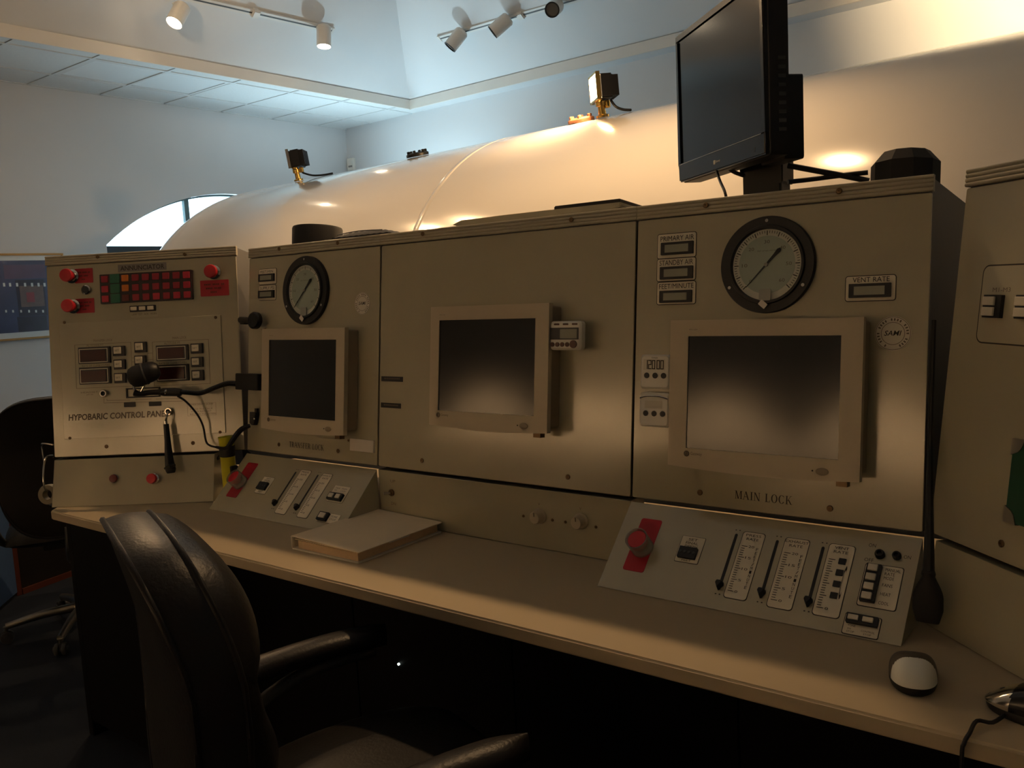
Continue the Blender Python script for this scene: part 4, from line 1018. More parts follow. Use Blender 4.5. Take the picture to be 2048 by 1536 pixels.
panel_monitor(FM, ((1376.5, 672), (1682.5, 671), (1676, 921), (1371.5, 895)), ((1341, 640), (1728, 635), (1719, 964), (1336, 930)), 'beige flat monitor mounted on the main lock cabinet, screen reflecting the room')
panel_monitor(FC, ((878, 640), (1071, 637), (1067, 833), (876, 820)), ((862, 612), (1098, 608), (1094, 866), (858, 850)), 'beige flat monitor mounted on the plain centre cabinet')
panel_monitor(FT, ((537.5, 679), (672, 680), (670, 842), (537, 831)), ((524, 656), (688, 657), (688, 871), (522, 856)), 'beige flat monitor mounted on the transfer lock cabinet')

# kitchen timers stuck to the cabinet faces
def timer_box(F, box, label, kind, o0=0):
    x0, x1, h0, h1 = F.rc(box, o0+.018); w, hh = x1-x0, h1-h0
    r = empty('digital_timer', label, 'timer', F.M @ Matrix.Translation((x0, -.0008-o0, h0)), 'digital timers stuck to the console')
    MB().rr(0, w, 0, hh, 0, .018, .008, 4, .004).obj('casing', 'white_plastic', r)
    if kind == 0:
        MB().rr(0, w*.93, hh*.36, hh*.77, .0178, .0188, .001).obj('display_bezel', 'dark_grey', r)
        MB().rr(w*.34, w*.88, hh*.40, hh*.72, .0188, .0192, .001).obj('display', 'lcd', r)
        for k in range(3): MB().rr(w*(.14+.29*k), w*(.31+.29*k), hh*.86, hh*.92, .018, .0198, .002).obj('button', 'brown_button', r)
        for k in range(4): disc(MB(), w*(.10+.16*k), hh*.19, w*.062, .018, .0205, 14).obj('button', 'brown_button', r)
        disc(MB(), w*.78, hh*.2, w*.105, .018, .0215, 18).obj('button', 'brown_button', r)
    else:
        for k in range(3): disc(MB(), w*(.24+.28*k), hh*.39, w*.085, .018, .0195, 14).obj('button', 'black', r)
        if kind == 1:
            words('TIMER', w*.38, w*.6, hh*.88, hh*.92, .0184).obj('lettering', 'print', r, smooth=0)
            MB().rr(w*.12, w*.84, hh*.55, hh*.86, .018, .0182, .001).obj('display', 'sticker', r)
            # seven segment digits 120:00
            dg = MB(); x = w*.17; dh = hh*.24; dw = w*.082; z = hh*.585; T = w*.026
            SEG = {'0': 'abcdef', '1': 'bc', '2': 'abged'}
            def sg(n, x):
                R_ = {'a': (0, 1, 1, 1), 'd': (0, 0, 1, 0), 'g': (0, .5, 1, .5), 'f': (0, .5, 0, 1), 'e': (0, 0, 0, .5), 'b': (1, .5, 1, 1), 'c': (1, 0, 1, .5)}[n]
                dg.box((x+R_[0]*dw-T/2, -.0186, z+R_[1]*dh-T/2), (x+R_[2]*dw+T/2, -.0182, z+R_[3]*dh+T/2))
            for i, c in enumerate('12000'):
                for n in SEG[c]: sg(n, x+i*w*.125+(.03*w if i > 2 else 0))
            dg.obj('digits', 'print', r, smooth=0)
        else:
            MB().rr(w*.2, w*.78, hh*.54, hh*.76, .018, .0184, .001).obj('display', 'sticker', r)
            MB().tube([(w*.04, -.0185, hh*.83), (w*.3, -.0195, hh*.89), (w*.7, -.0195, hh*.89), (w*.96, -.0185, hh*.83)], .0018, 6).obj('lid_edge', 'chrome', r)
    return r
timer_box(FC, (1100, 642, 1162, 700), 'white digital timer with brown buttons stuck beside the centre monitor', 0, .030)
timer_box(FM, (1280, 709, 1340, 778), 'white digital timer showing 12000 above another timer by the main monitor', 1)
timer_box(FM, (1278, 785, 1338, 854), 'white digital timer with blank display below the one showing 12000', 2)

# objects on the cabinet tops
def ontop(F, px, py, o):
    x, h = F.p(px, py, o); return x
def puck(F, pl, pr, pt, y, label, name, k_=.9):
    o = -y; x0, x1 = F.p(pl[0], pl[1], o)[0], F.p(pr[0], pr[1], o)[0]; top = F.p(*pt, o)[1]; R = (x1-x0)/2*k_; hh = (top-H-.0005)*.95
    r = empty(name, label, 'device', F.M @ Matrix.Translation(((x0+x1)/2, y, H+.0005)))
    return r, R, hh
r, R, hh = puck(FT, (592, 480), (680, 474), (635, 452), .15, 'short black round speaker puck on top of the transfer lock cabinet', 'speaker_puck', .74)
MB().lathe([(R*.96, 0), (R, .004), (R, hh-.008), (R*.97, hh-.002), (R*.9, hh), (0, hh)], (0, 0, 0), (0, 0, 1), 40).obj('casing', 'black_soft', r)
MB().lathe([(R*.6, hh), (R*.6, hh+.001), (0, hh+.001)], (0, 0, 0), (0, 0, 1), 32).obj('grille', 'dark_grey', r)
r, R, hh = puck(FM, (1736, 352), (1888, 340), (1812, 300), .13, 'black faceted round speaker on top of the main lock cabinet', 'faceted_speaker')
MB().lathe([(R, 0), (R, hh*.68), (R*.70, hh*.98), (R*.6, hh), (0, hh)], (0, 0, 0), (0, 0, 1), 10).obj('casing', 'black_soft', r, smooth=20)
MB().lathe([(R*.45, hh), (R*.45, hh+.001), (0, hh+.001)], (0, 0, 0), (0, 0, 1), 20).obj('grille', 'dark_grey', r)
x0, x1 = FT.p(676, 476, -.03)[0], FT.p(788, 462, -.03)[0]
r = empty('flat_pouch', 'flat black fabric pouch lying beside the round puck on the transfer lock cabinet', 'pouch', FT.M @ Matrix.Translation(((x0+x1)/2, .062, H+.0005)))
ww = (x1-x0)/2
MB().solid(lambda u, v: ((u*2-1)*ww, (v-.5)*.11, 0), lambda u, v: ((u*2-1)*ww, (v-.5)*.11, .005+.017*(1-abs(2*u-1)**4)*(1-abs(2*v-1)**4)+.001*math.sin(u*60)*math.cos(v*30)), 40, 10).obj('pouch_body', 'black_soft', r)
MB().tube([(-ww*.8, -.055, .012), (0, -.057, .0165), (ww*.8, -.055, .013)], .0015, 6).obj('zip', 'dark_grey', r)
x0, x1 = FC.p(910, 447, -.02)[0], FC.p(1246, 408, -.02)[0]
r = empty('document_tray', 'shallow pale tray holding a dark folder on top of the centre cabinet', 'tray', FC.M @ Matrix.Translation(((x0+x1)/2, .118, H+.0005)))
ww = (x1-x0)/2
MB().prism([(-ww, .005), (-ww+.02, 0), (ww-.02, 0), (ww, .005), (ww, .015), (-ww+.03, .015)], lambda x, z: (x, -.11, z), lambda x, z: (x, .11, z)).obj('tray_body', 'panel_pale', r, bevel=.002)
lab(MB().box((ww*.25, -.1, .0155), (ww*.97, .1, .025)).obj('folder', 'dark_wood', r, bevel=.002), 'dark folder')
MB().box((-ww*.5, -.1, .0155), (ww*.22, .1, .0175)).obj('sheet', 'paper', r)

# monitor on a post
d_ = V((.743, -.669, 0)).normalized(); n_ = V((-.669, -.743, 0)).normalized()
ml = CAM+ray(1358, 367)*(2.17/ray(1358, 367).dot(_f)); mw, mh = .462, .352
wm = empty('black_monitor', 'black widescreen monitor on a tall post above the main lock cabinet', 'monitor')
MX = Matrix.Translation(V((ml.x, ml.y, ml.z))) @ Matrix((d_, -n_, V((0, 0, 1)))).transposed().to_4x4(); wm.matrix_world = MX
bz = .017; bt = .045
MB().rr(0, mw, 0, mh, -.052, -.010, .010, 4, .002).obj('housing', 'black', wm)
fbz = MB()
fbz.box((0.002, .0, .002), (mw-.002, .012, bt)); fbz.box((0.002, .0, mh-bz), (mw-.002, .012, mh-.002)); fbz.box((.002, .0, bt), (bz, .012, mh-bz)); fbz.box((mw-bz, .0, bt), (mw-.002, .012, mh-bz))
fbz.obj('bezel', 'black_gloss', wm, bevel=.003)
MB().rr(bz, mw-bz, bt, mh-bz, -.010, -.004, .0005).obj('screen', 'screen', wm)
MB().box((bz, -.0006, bt-.002), (mw-bz, .002, bt-.0008)).obj('trim_line', 'steel', wm)
lg = MB().rr(mw*.46, mw*.46+.009, .016, .025, 0, .0005, .002); words('Gateway', mw*.46+.011, mw*.46+.036, .017, .024, .0006, mb=lg); lg.obj('logo', 'label', wm, smooth=0)
words('1', mw*.9, mw*.905, .012, .022, .0004).obj('power_mark', 'dark_grey', wm, smooth=0)
MB().rr(.05, mw-.05, .05, mh-.05, -.075, -.052, .01, 4, .006).obj('rear_cover', 'black', wm)
for k in range(9):
    z = .045+k*.017; MB().box((mw-.0005, .030, z), (mw+.0018, .045, z+.007)).obj('side_vent', 'dark_grey', wm)
MB().box((mw*.36, .0752, .09), (mw*.58, .0785, .24)).obj('vesa_plate', 'black', wm, bevel=.001)
MB().rr(mw*.63, mw*.86, .0, .17, -.118, -.0755, .006).obj('bracket_arm', 'black', wm)
pc = ony(1533, 372, .375); FMi = FM.M.inverted()
po = empty('monitor_post', 'black rectangular steel post holding up the widescreen monitor', 'post', loc=(pc.x, .375, 1.519))
MB().box((-.046, -.03, .003), (.046, .03, .30)).obj('post', 'black', po, bevel=.004)
bp_ = MB().box((-.07, -.05, -.0055), (.07, .05, .003)).obj('base_plate', 'black', po, bevel=.002); bp_.rotation_euler = (-TILT, 0, 0)
MB().box((-.05, -.034, .095), (-.044, .034, .12)).obj('collar', 'black', po)
MB().box((.036, -.036, .07), (.052, .036, .15)).obj('clamp', 'black', po, bevel=.003)
def cable_px(pts, r, label, name='video_cable', m='black'):
    o = MB().tube([ony(*q) for q in pts], r, 8).obj(name, m); return tag(o, label, 'cable')
cable_px(((1432, 338, .24), (1440, 362, .22), (1449, 382, .16), (1454, 402, .16)), .0032, 'thin black cable dropping from the widescreen monitor behind the cabinet')
cable_px(((1455, 336, .25), (1470, 345, .25), (1490, 352, .25)), .0045, 'short black cable looping from the monitor back to its post')
cable_px(((1576, 331, .24), (1640, 343, .25), (1700, 354, .26), (1738, 362, .27)), .006, 'black cable running from the post down to the faceted speaker')
cable_px(((1576, 364, .22), (1620, 359, .25), (1690, 350, .26), (1736, 345, .27)), .005, 'black cable running from the post up across to the faceted speaker')

# binder
bx0, bx1, by0, by1 = -.814, -.566, -.298, -.006
bn = empty('ring_binder', 'open-edged cream ring binder full of papers lying on the desk', 'binder', loc=(bx0, by0, DZ))
bw, bl = bx1-bx0, by1-by0
MB().rr(0, bw, 0, bl, 0, .003, .006).v
def flatp(x0, x1, y0, y1, z0, z1, r=.006, tilt=0):
    q = MB().rr(x0, x1, y0, y1, z0, z1, r, 4); q.v = [(a, c, -b+tilt*(a/bw)) for a, b, c in q.v]; return q
flatp(0, bw, 0, bl, .0005, .0035).obj('back_cover', 'binder', bn)
MB().box((0, 0, .0035), (.0035, bl, .0345)).obj('spine', 'binder', bn, bevel=.0012)
flatp(.020, bw-.008, .006, bl-.008, .004, .0235, .002).obj('paper_stack', 'paper_edge', bn)
for y in (.08, .146, .212): MB().tube([(.012, y, .006), (.006, y, .018), (.010, y, .028), (.022, y, .030)], .0016, 6).obj('ring', 'steel', bn)
MB().box((.0036, .05, .0036), (.015, bl-.05, .007)).obj('ring_plate', 'steel', bn)
flatp(.010, bw-.002, .003, bl-.003, .0262, .0278, .004, 0).obj('divider_sheet', 'paper', bn)
flatp(.004, bw+.003, .0, bl, .0335, .0355, .003, -.007).obj('top_sheet', 'paper', bn)
flatp(bw-.012, bw+.004, .10, .17, .0245, .0255, .002).obj('index_tab', 'tag_white', bn)

# mice
def mouse_surface(L, Wd, Hh):
    def f(u, v):
        a = 2*math.pi*u; ph = math.pi/2*v; c, s = math.cos(a), math.sin(a)
        e = .8; sx = math.copysign(abs(c)**e, c)*Wd/2; sy = math.copysign(abs(s)**e, s)*L/2
        k = math.cos(ph)**.55; z = Hh*math.sin(ph)
        y = sy*k; return (sx*k, y, .006+z*(1-.42*((y/L*2+.45)**2)))
    return f
def mouse(loc, rz, label, shell, cap, L=.112, Wd=.068, Hh=.036, cut=.13):
    r = empty('computer_mouse', label, 'mouse', loc=loc, rz=rz)
    base = MB().lathe([(.49, 0), (.51, .004), (.51, .013), (.49, .015)], (0, 0, 0), (0, 0, 1), 28); base.v = [(x*Wd*.98, y*L*.98, z+.0006) for x, y, z in base.v]; base.obj('base', 'black', r)
    f = mouse_surface(L, Wd, Hh); mb = MB(); mb.grid(f, 96, 48); mb.v = [(x, y, z+.007) for x, y, z in mb.v]
    sh = MB(); cp = MB()
    for fc in mb.f:
        cy = sum(mb.v[i][1] for i in fc)/4
        (cp if cy > L*cut else sh).f.append(fc)
    sh.v = mb.v; cp.v = [(x, y, z) for x, y, z in mb.v]
    def clean(q):
        used = sorted({i for f_ in q.f for i in f_}); mp = {a: b for b, a in enumerate(used)}; q.v = [q.v[i] for i in used]; q.f = [tuple(mp[i] for i in f_) for f_ in q.f]; return q
    clean(sh).obj('shell', shell, r, smooth=60); clean(cp).obj('buttons', cap, r, smooth=60)
    MB().lathe([(.009, -.003), (.010, 0), (.009, .003)], (0, L*.28, Hh*.50+.004), (1, 0, 0), 14).obj('scroll_wheel', 'dark_grey', r)
    return r
mp_ = onz(1822, 1368, DZ)
mouse((mp_.x, mp_.y+.012, DZ), math.radians(16), 'white computer mouse with dark base on the desk', 'mouse_white', 'mouse_cap', cut=-.22)
m2 = onz(2052, 1432, DZ)
mouse((m2.x+.005, m2.y, DZ), math.radians(75), 'black and silver corded computer mouse at the desk edge', 'black_gloss', 'chrome', .115, .066, .036)
c_ = [onz(2012, 1428, DZ+.006), onz(1985, 1445, DZ+.006), onz(1962, 1472, DZ+.006), onz(1946, 1500, DZ+.006)]
e_ = V((c_[-1].x-.004, YD-.004, DZ+.004))
o = MB().tube([c_[0], c_[1], V((c_[1].x-.018, YD+.045, DZ+.006)), V((c_[2].x-.014, YD+.008, DZ+.005)), V((c_[2].x-.018, YD-.007, DZ-.004)), V((c_[2].x-.02, YD-.012, DZ-.03)), V((c_[2].x-.02, YD-.014, DZ-.2)), V((c_[2].x-.0, YD+.02, DZ-.6))], .0028, 8).obj('mouse_cord', 'black'); tag(o, 'thin black cord of the corded mouse hanging over the desk edge', 'cord')

# gooseneck microphone in front of the annunciator cabinet
def fa(px, py, o): return FA.w(*FA.p(px, py, o), o)
def ft(px, py, o): return FT.w(*FT.p(px, py, o), o)
gm = empty('gooseneck_microphone', 'black gooseneck microphone clamped beside the transfer lock cabinet', 'microphone', FT.M @ Matrix.Translation((*[FT.p(496, 763, .02)[0], -.001], FT.p(496, 779, .02)[1])))
GI = gm.matrix_world.inverted()
def gl(q): return GI @ V(q)
bq = FT.rc((475, 747, 519, 780), .05); ox, oh = FT.p(496, 763, .02)[0], FT.p(496, 779, .02)[1]
MB().rr(bq[0]-ox, bq[1]-ox, bq[2]-oh, bq[3]-oh, .030, .058, .003, 3, .002).obj('clamp_block', 'black', gm)
MB().rr(max(.003-ox, bq[0]-ox), bq[1]-ox-.004, bq[2]-oh+.004, bq[3]-oh-.004, .0, .030, .002).obj('clamp_plate', 'black', gm)
pts = [(478, 768, .055), (455, 767, .05), (430, 775, .06), (402, 786, .07), (375, 785, .075), (355, 784, .075)]
MB().tube([gl(fa(*q)) for q in pts], [.0095, .0085, .0075, .0075, .0075, .0075], 10).obj('gooseneck', 'black_gloss', gm)
MB().tube([gl(fa(*q)) for q in ((362, 785, .075), (350, 784, .075), (328, 784, .076), (322, 784, .076))], [.011, .0135, .013, .010], 12, 2).obj('connector', 'black', gm)
MB().tube([gl(fa(*q)) for q in ((333, 779, .078), (331, 783, .089), (331, 789, .080))], .004, 8).obj('thumb_screw', 'chrome', gm)
MB().tube([gl(fa(*q)) for q in ((324, 784, .076), (300, 785, .078), (280, 788, .08), (270, 786, .08))], [.0095, .0085, .009, .011], 10).obj('handle', 'black', gm)
MB().tube([gl(fa(*q)) for q in ((272, 786, .08), (268, 776, .082), (266, 764, .085))], .004, 8).obj('yoke', 'chrome', gm)
MB().tube([gl(fa(*q)) for q in ((280, 788, .08), (286, 776, .084), (290, 768, .087))], .003, 8).obj('yoke', 'chrome', gm)
a_, b_ = gl(fa(264, 756, .095)), gl(fa(311, 740, .075)); ax = (b_-a_)
L_ = ax.length
MB().lathe([(0, -.012), (.018, -.010), (.029, -.002), (.034, .012), (.034, L_*.5), (.031, L_*.55)], a_, ax, 24).obj('foam_head', 'black_soft', gm)
MB().lathe([(.0345, L_*.5), (.0355, L_*.53), (.0345, L_*.58)], a_, ax, 24, closed=False).obj('band', 'dark_grey', gm)
MB().lathe([(.033, L_*.55), (.032, L_*.8), (.028, L_), (.018, L_+.01), (0, L_+.013)], a_, ax, 24).obj('microphone_body', 'black', gm)
o = MB().tube([fa(355, 792, .07), fa(372, 803, .06), fa(394, 828, .04), fa(406, 852, .03), fa(412, 882, .025), fa(420, 891, .03), fa(432, 894, .045)], .0032, 8).obj('microphone_cable', 'black'); tag(o, 'thin brown-black cable sagging from the gooseneck microphone to the yellow cylinder', 'cable')
# second clamp knob
kb = empty('clamp_knob', 'black round clamp knob at the upper joint of the annunciator cabinet', 'knob', FT.M @ Matrix.Translation((FT.p(490, 639, .01)[0], -.001, FT.p(490, 645, .01)[1])))
KI = kb.matrix_world.inverted()
q0_, q1_ = KI @ ft(482, 640, .012), KI @ ft(505, 640, .03)
MB().tube([q0_, q1_], [.011, .009], 10, 0).obj('shaft', 'black', kb)
cK = KI @ ft(510, 641, .03)
MB().lathe([(.020, -.008), (.0265, -.006), (.0265, .006), (.022, .010), (0, .011)], cK, V((.1, -1, .05)), 24).obj('knob_disc', 'black_gloss', kb)
MB().rr(-.016, .004, -.006, .016, .0, .016, .002).obj('clamp_jaw', 'black', kb)
MB().prism([(0, 0), (.022, .003), (.012, -.006), (.018, -.013)], lambda x, z: (cK.x+.004+x, -.006, cK.z-.026+z), lambda x, z: (cK.x+.004+x, -.009, cK.z-.026+z)).obj('tag_scrap', 'rust', kb)
# cable clip
x0, x1, h0, h1 = FT.rc((500, 824, 514, 850), .01)
cl = empty('cable_clip', 'small black cable clip at the lower left of the transfer lock monitor', 'clip', FT.M @ Matrix.Translation(((x0+x1)/2, -.001, h0)))
w = (x1-x0)/2
MB().prism([(-w, .006), (-w*.3, 0), (w*.5, .0), (w, h1-h0-.01), (w, h1-h0), (-w, h1-h0)], lambda x, z: (x, 0, z), lambda x, z: (x*.8, -.014, z)).obj('clip_body', 'black', cl, bevel=.001, bseg=1)
MB().box((w*.5, -.012, h1-h0), (w*1.1, -.004, h1-h0+.012)).obj('clip_tab', 'black', cl); disc(MB(), w*.6, (h1-h0)*.5, .003, .013, .015, 10).obj('clip_screw', 'chrome', cl)
# yellow cylinder
yp = V((-1.422, -.052, DZ)); 
yc = empty('yellow_cylinder', 'bright yellow plastic cylinder with a black strap standing in the desk corner', 'cylinder', loc=yp)
yh = .205
MB().lathe([(.022, .0), (.0225, .003), (.0225, yh-.006), (.024, yh), (.015, yh), (.015, yh-.01), (0, yh-.01)], (0, 0, 0), (0, 0, 1), 28).obj('body', 'yellow', yc)
MB().lathe([(.02255, yh-.062), (.0245, yh-.06), (.0245, yh-.030), (.02255, yh-.028)], (0, 0, 0), (0, 0, 1), 28).obj('strap', 'black', yc)
MB().tube([(-.022, -.010, yh-.055), (-.034, -.014, yh-.066), (-.037, -.012, yh-.074), (-.030, -.012, yh-.070)], .002, 6).obj('strap_loop', 'black', yc)
MB().box((.022, -.012, .08), (.034, .012, .115)).obj('side_clip', 'black', yc, bevel=.002)
o = MB().tube([fa(432, 894, .05), fa(452, 897, .07), fa(464, 882, .06), fa(474, 868, .045), ft(484, 858, .03), ft(500, 851, .012)], [.004, .007, .008, .0085, .0085, .006], 8).obj('strap_cable', 'black'); tag(o, 'thick black cable curving from the yellow cylinder up to the cable clip', 'cable')
# hanging strap on the panel socket
hs = empty('hanging_plug', 'black cable plug hanging from the chrome socket on the hypobaric panel', 'plug', FA.M @ Matrix.Translation((FA.p(337, 823, .02)[0], -.0245, FA.p(337, 823, .02)[1])))
HI = hs.matrix_world.inverted(); hl = lambda *q: HI @ fa(*q)
MB().tube([V((0, 0, 0)), hl(334, 832, .03), hl(331, 842, .03)], [.003, .003, .004], 8, 3).obj('swivel', 'chrome', hs)
MB().lathe([(.0055, 0), (.0055, .012)], hl(331, 842, .03), hl(332, 852, .03)-hl(331, 842, .03), 12).obj('collar', 'chrome', hs)
MB().tube([hl(332, 848, .03), hl(335, 880, .03), hl(338, 915, .035), hl(341, 938, .035), hl(342, 946, .035)], [.0085, .0095, .013, .0165, .012], 12, 3).obj('plug_body', 'black', hs)
MB().tube([hl(330, 937, .04), hl(341, 932, .05), hl(350, 930, .04)], [.004, .007, .004], 8, 3).obj('plug_clip', 'black', hs)

# black handset hanging in the corner by the side cabinet
def fm(px, py, o): return FM.w(*FM.p(px, py, o), o)
hd = empty('hanging_handset', 'black paddle-shaped handset hanging in the corner by the side cabinet', 'handset', Matrix.Translation(fm(1855, 1245, .095)))
DI = hd.matrix_world.inverted(); dl_ = lambda *q: DI @ fm(*q)
MB().tube([dl_(1868, 640, .006), dl_(1861, 850, .012), dl_(1859, 1000, .05), dl_(1858, 1110, .085), dl_(1857, 1160, .095)], [.004, .0045, .0065, .0085, .010], 10).obj('cord', 'black', hd)
c0, c1 = dl_(1857, 1145, .095), dl_(1855, 1244, .095); ax = c1-c0; L_ = ax.length; sd = V((1, 0, 0)); 
nb = ax.cross(sd).normalized()
def padf(s):
    def f(u, v):
        wv = .007+.0165*math.sin(min(1, v*1.9)*math.pi/2)**1.3*(1-.35*max(0, v-.75)/.25)
        a = u*2-1; return c0+ax*v+sd*a*wv+nb*s*(.003+.011*math.sqrt(max(0, 1-a*a))*(1-.6*v**6))
    return f
MB().solid(padf(1), padf(-1), 16, 16).obj('handset_body', 'black_soft', hd, smooth=60)
MB().lathe([(.0095, 0), (.0115, .006), (.0095, .016)], c0-ax.normalized()*.004, ax, 14).obj('strain_relief', 'black', hd)

# ================================================================== CHAIRS
def office_chair(label, group):
    r = empty('office_chair', label, 'chair', group=group)
    # backrest: thick slab with rounded outline, rear panel, side band and rolled front cushion
    BA, BB, ZC, T = .238, .275, .775, .072
    def yr(v): return -.338-.058*max(0, (v-.6)/.4)**1.5-.012*max(0, (.4-v)/.4)
    def outl(th, rho=1, n=3.3):
        c, s_ = math.cos(th), math.sin(th)
        x = BA*math.copysign(abs(c)**(2/n), c)*rho; w_ = math.copysign(abs(s_)**(2/n), s_)*rho
        return x*(1-.10*max(0, -w_)), ZC+BB*w_, (w_+1)/2
    def rearp(u, v):
        x, z, h = outl(2*math.pi*u, v); return (x, yr(h)-.014*(1-v**4), z)
    def band(o):
        def f(u, v):
            x, z, h = outl(2*math.pi*u); b_ = 4*v*(1-v); k = 1+.022*b_; return (x*k, yr(h)+T*v, ZC+(z-ZC)*(1+.018*b_))
        return f
    def frontp(u, v):
        x, z, h = outl(2*math.pi*u, v); e = (1-v**6)**.5
        roll = .048*abs(math.sin(math.pi*(min(1, max(0, 1-h))*2.1+.0)+.35))**.7
        return (x, yr(h)+T+(.014+roll)*e, z+.012*e*max(0, h-.7)/.3)
    def strip(fn, nu, nv):
        mb = MB(); mb.grid(fn, nu, nv); return mb
    strip(rearp, 56, 10).obj('rear_panel', 'leather_back', r, smooth=60)
    strip(band(1), 56, 6).obj('side_band', 'leather', r, smooth=60)
    strip(frontp, 56, 22).obj('back_cushion', 'leather', r, smooth=60)
    for f, vv in ((rearp, 1), (frontp, 1)):
        P = [V(f(k/56, vv)) for k in range(57)]
        MB().tube(P, .0052, 6, 0).obj('piping', 'leather', r, smooth=60)
    wp = MB().tube([V(rearp(k/224, 1))+V((.0045, -.003, 0)) for k in range(197, 224, 3)], .0022, 5, 0).obj('worn_seam', 'worn', r); wp['label'] = 'pale worn seam'
    # seat
    def seat(s):
        def f(u, v):
            a = u*2-1; b = v*2-1; e = (1-abs(a)**4)*(1-abs(b)**4)
            return (a*(.255-.012*abs(b)**3), .03+b*.245*(1-.04*a*a), .455+(.055*e**.5+.02*math.sin(math.pi*v) if s else -.035*e**.5))
        return f
    MB().solid(seat(1), seat(0), 22, 22).obj('seat_cushion', 'leather_back', r, smooth=60)
    MB().box((-.12, -.12, .395), (.12, .14, .418)).obj('seat_plate', 'black', r, bevel=.004)
    MB().tube([(0, -.10, .405), (0, -.32, .40), (0, -.375, .44), (0, -.365, .54)], [.02, .022, .022, .018], 10).obj('back_bracket', 'black', r)
    for s in (-1, 1):
        x = s*.292
        def padt(u, v):
            a = u*2-1; y = -.27+.43*v; wv = .037*min(1, (v*8)**.5, ((1-v)*8+.02)**.5); zz = .655-.035*(1-v)**2*1.0-.015*v**4
            return (x+a*wv, y, zz+.026*math.sqrt(max(0, 1-a*a)))
        def padb(u, v):
            a = u*2-1; y = -.27+.43*v; wv = .037*min(1, (v*8)**.5, ((1-v)*8+.02)**.5); zz = .655-.035*(1-v)**2-.015*v**4
            return (x+a*wv, y, zz-.022*math.sqrt(max(0, 1-a*a)))
        MB().solid(padt, padb, 12, 22).obj('arm_pad', 'leather', r, smooth=60)
        MB().tube([(x, .13, .612), (x, .02, .612), (x, -.08, .59), (x*.97, -.16, .54), (x*.9, -.15, .47), (x*.78, -.08, .435), (x*.45, -.02, .41)], [.012, .014, .015, .016, .016, .015, .013], 8).obj('arm_frame', 'dark_grey', r, smooth=60)
    MB().lathe([(.026, .09), (.026, .25), (.018, .25), (.018, .395)], (0, 0, 0), (0, 0, 1), 18).obj('gas_column', 'black', r)
    MB().lathe([(.04, .075), (.045, .09), (.04, .12), (.03, .125)], (0, 0, 0), (0, 0, 1), 20).obj('hub', 'steel', r)
    for k in range(5):
        a = math.radians(90+72*k+20); d = V((math.cos(a), math.sin(a), 0)); t = V((-d.y, d.x, 0))
        MB().tube([d*.03+V((0, 0, .1)), d*.16+V((0, 0, .095)), d*.30+V((0, 0, .072))], [.022, .019, .014], 8, 3).obj('base_leg', 'steel', r, smooth=60)
        c = d*.30+V((0, 0, 0)); cs = bpy.data.objects.new('caster', None)
        MB().lathe([(.007, .05), (.007, .066), (.012, .068), (.012, .072)], c, (0, 0, 1), 10).obj('caster_stem', 'steel', r)
        w_ = MB()
        for s in (-1, 1): w_.lathe([(.006, -.009), (.024, -.008), (.0262, -.003), (.0262, .003), (.024, .008), (.006, .009)], c+t*s*.014+V((0, 0, .0268)), t, 16)
        w_.lathe([(.012, -.03), (.012, .03)], c+V((0, 0, .0268)), t, 10); w_.cyl(c+V((0, 0, .028)), c+V((0, 0, .052)), .010, .009, 10)
        w_.obj('caster', 'dark_grey', r)
    return r
ch = office_chair('black leather office chair pulled up to the desk with worn backrest piping', 'black office chairs')
ch.location = (-.206, -.616, 0); ch.rotation_euler = (0, 0, math.radians(-21))
c2 = copy_tree(ch); c2.location = (-2.82, .10, 0); c2.rotation_euler = (0, 0, math.radians(62)); c2['label'] = 'black office chair standing beyond the annunciator cabinet near the blue desk end'

# ------------------------------------------------------------------ desk by the left wall
K0 = onz(38, 1190, 0); KB = onz(125, 1158, 0); KA = V((.73, -.68, 0))
dB = (KB-K0); dB.z = 0; dB.normalize()
ws = empty('side_desk', 'dark desk with blue end panel and reddish wood edging near the left wall', 'desk', loc=K0)
hD = .73; pA = KA*.75; pB = dB*.9; nin = V((-1, 0, 0))*.6
MB().prism([(0, 0), (pA.x, pA.y), (pA.x-.03, pA.y-.02), (-.036, 0)], lambda x, y: (x, y, .02), lambda x, y: (x, y, hD)).obj('end_panel', 'blue_panel', ws)
MB().prism([(0, .012), (pB.x, pB.y), (pB.x-.65, pB.y), (-.65, .05)], lambda x, y: (x, y, .03), lambda x, y: (x, y, hD)).obj('desk_body', 'dark_wood', ws)
MB().box((-.012, -.012, .0), (.012, .012, hD)).obj('edge_strip', 'cherry', ws, bevel=.002)
b_ = V((pB.x, pB.y, 0)); t_ = V((-dB.y, dB.x, 0))*-.012
MB().prism([(.0, .013), (pB.x, pB.y), (pB.x+t_.x, pB.y+t_.y), (t_.x, .013+t_.y)], lambda x, y: (x, y, .0), lambda x, y: (x, y, .028)).obj('plinth_strip', 'cherry', ws)
MB().prism([(pA.x+.02, pA.y-.02), (.03, .0), (pB.x+.03, pB.y), (pB.x-.68, pB.y), (-.68, .05), (-.08, -.02), (pA.x-.06, pA.y-.04)], lambda x, y: (x, y, hD), lambda x, y: (x, y, hD+.03)).obj('desk_top', 'dark_wood', ws, bevel=.003)

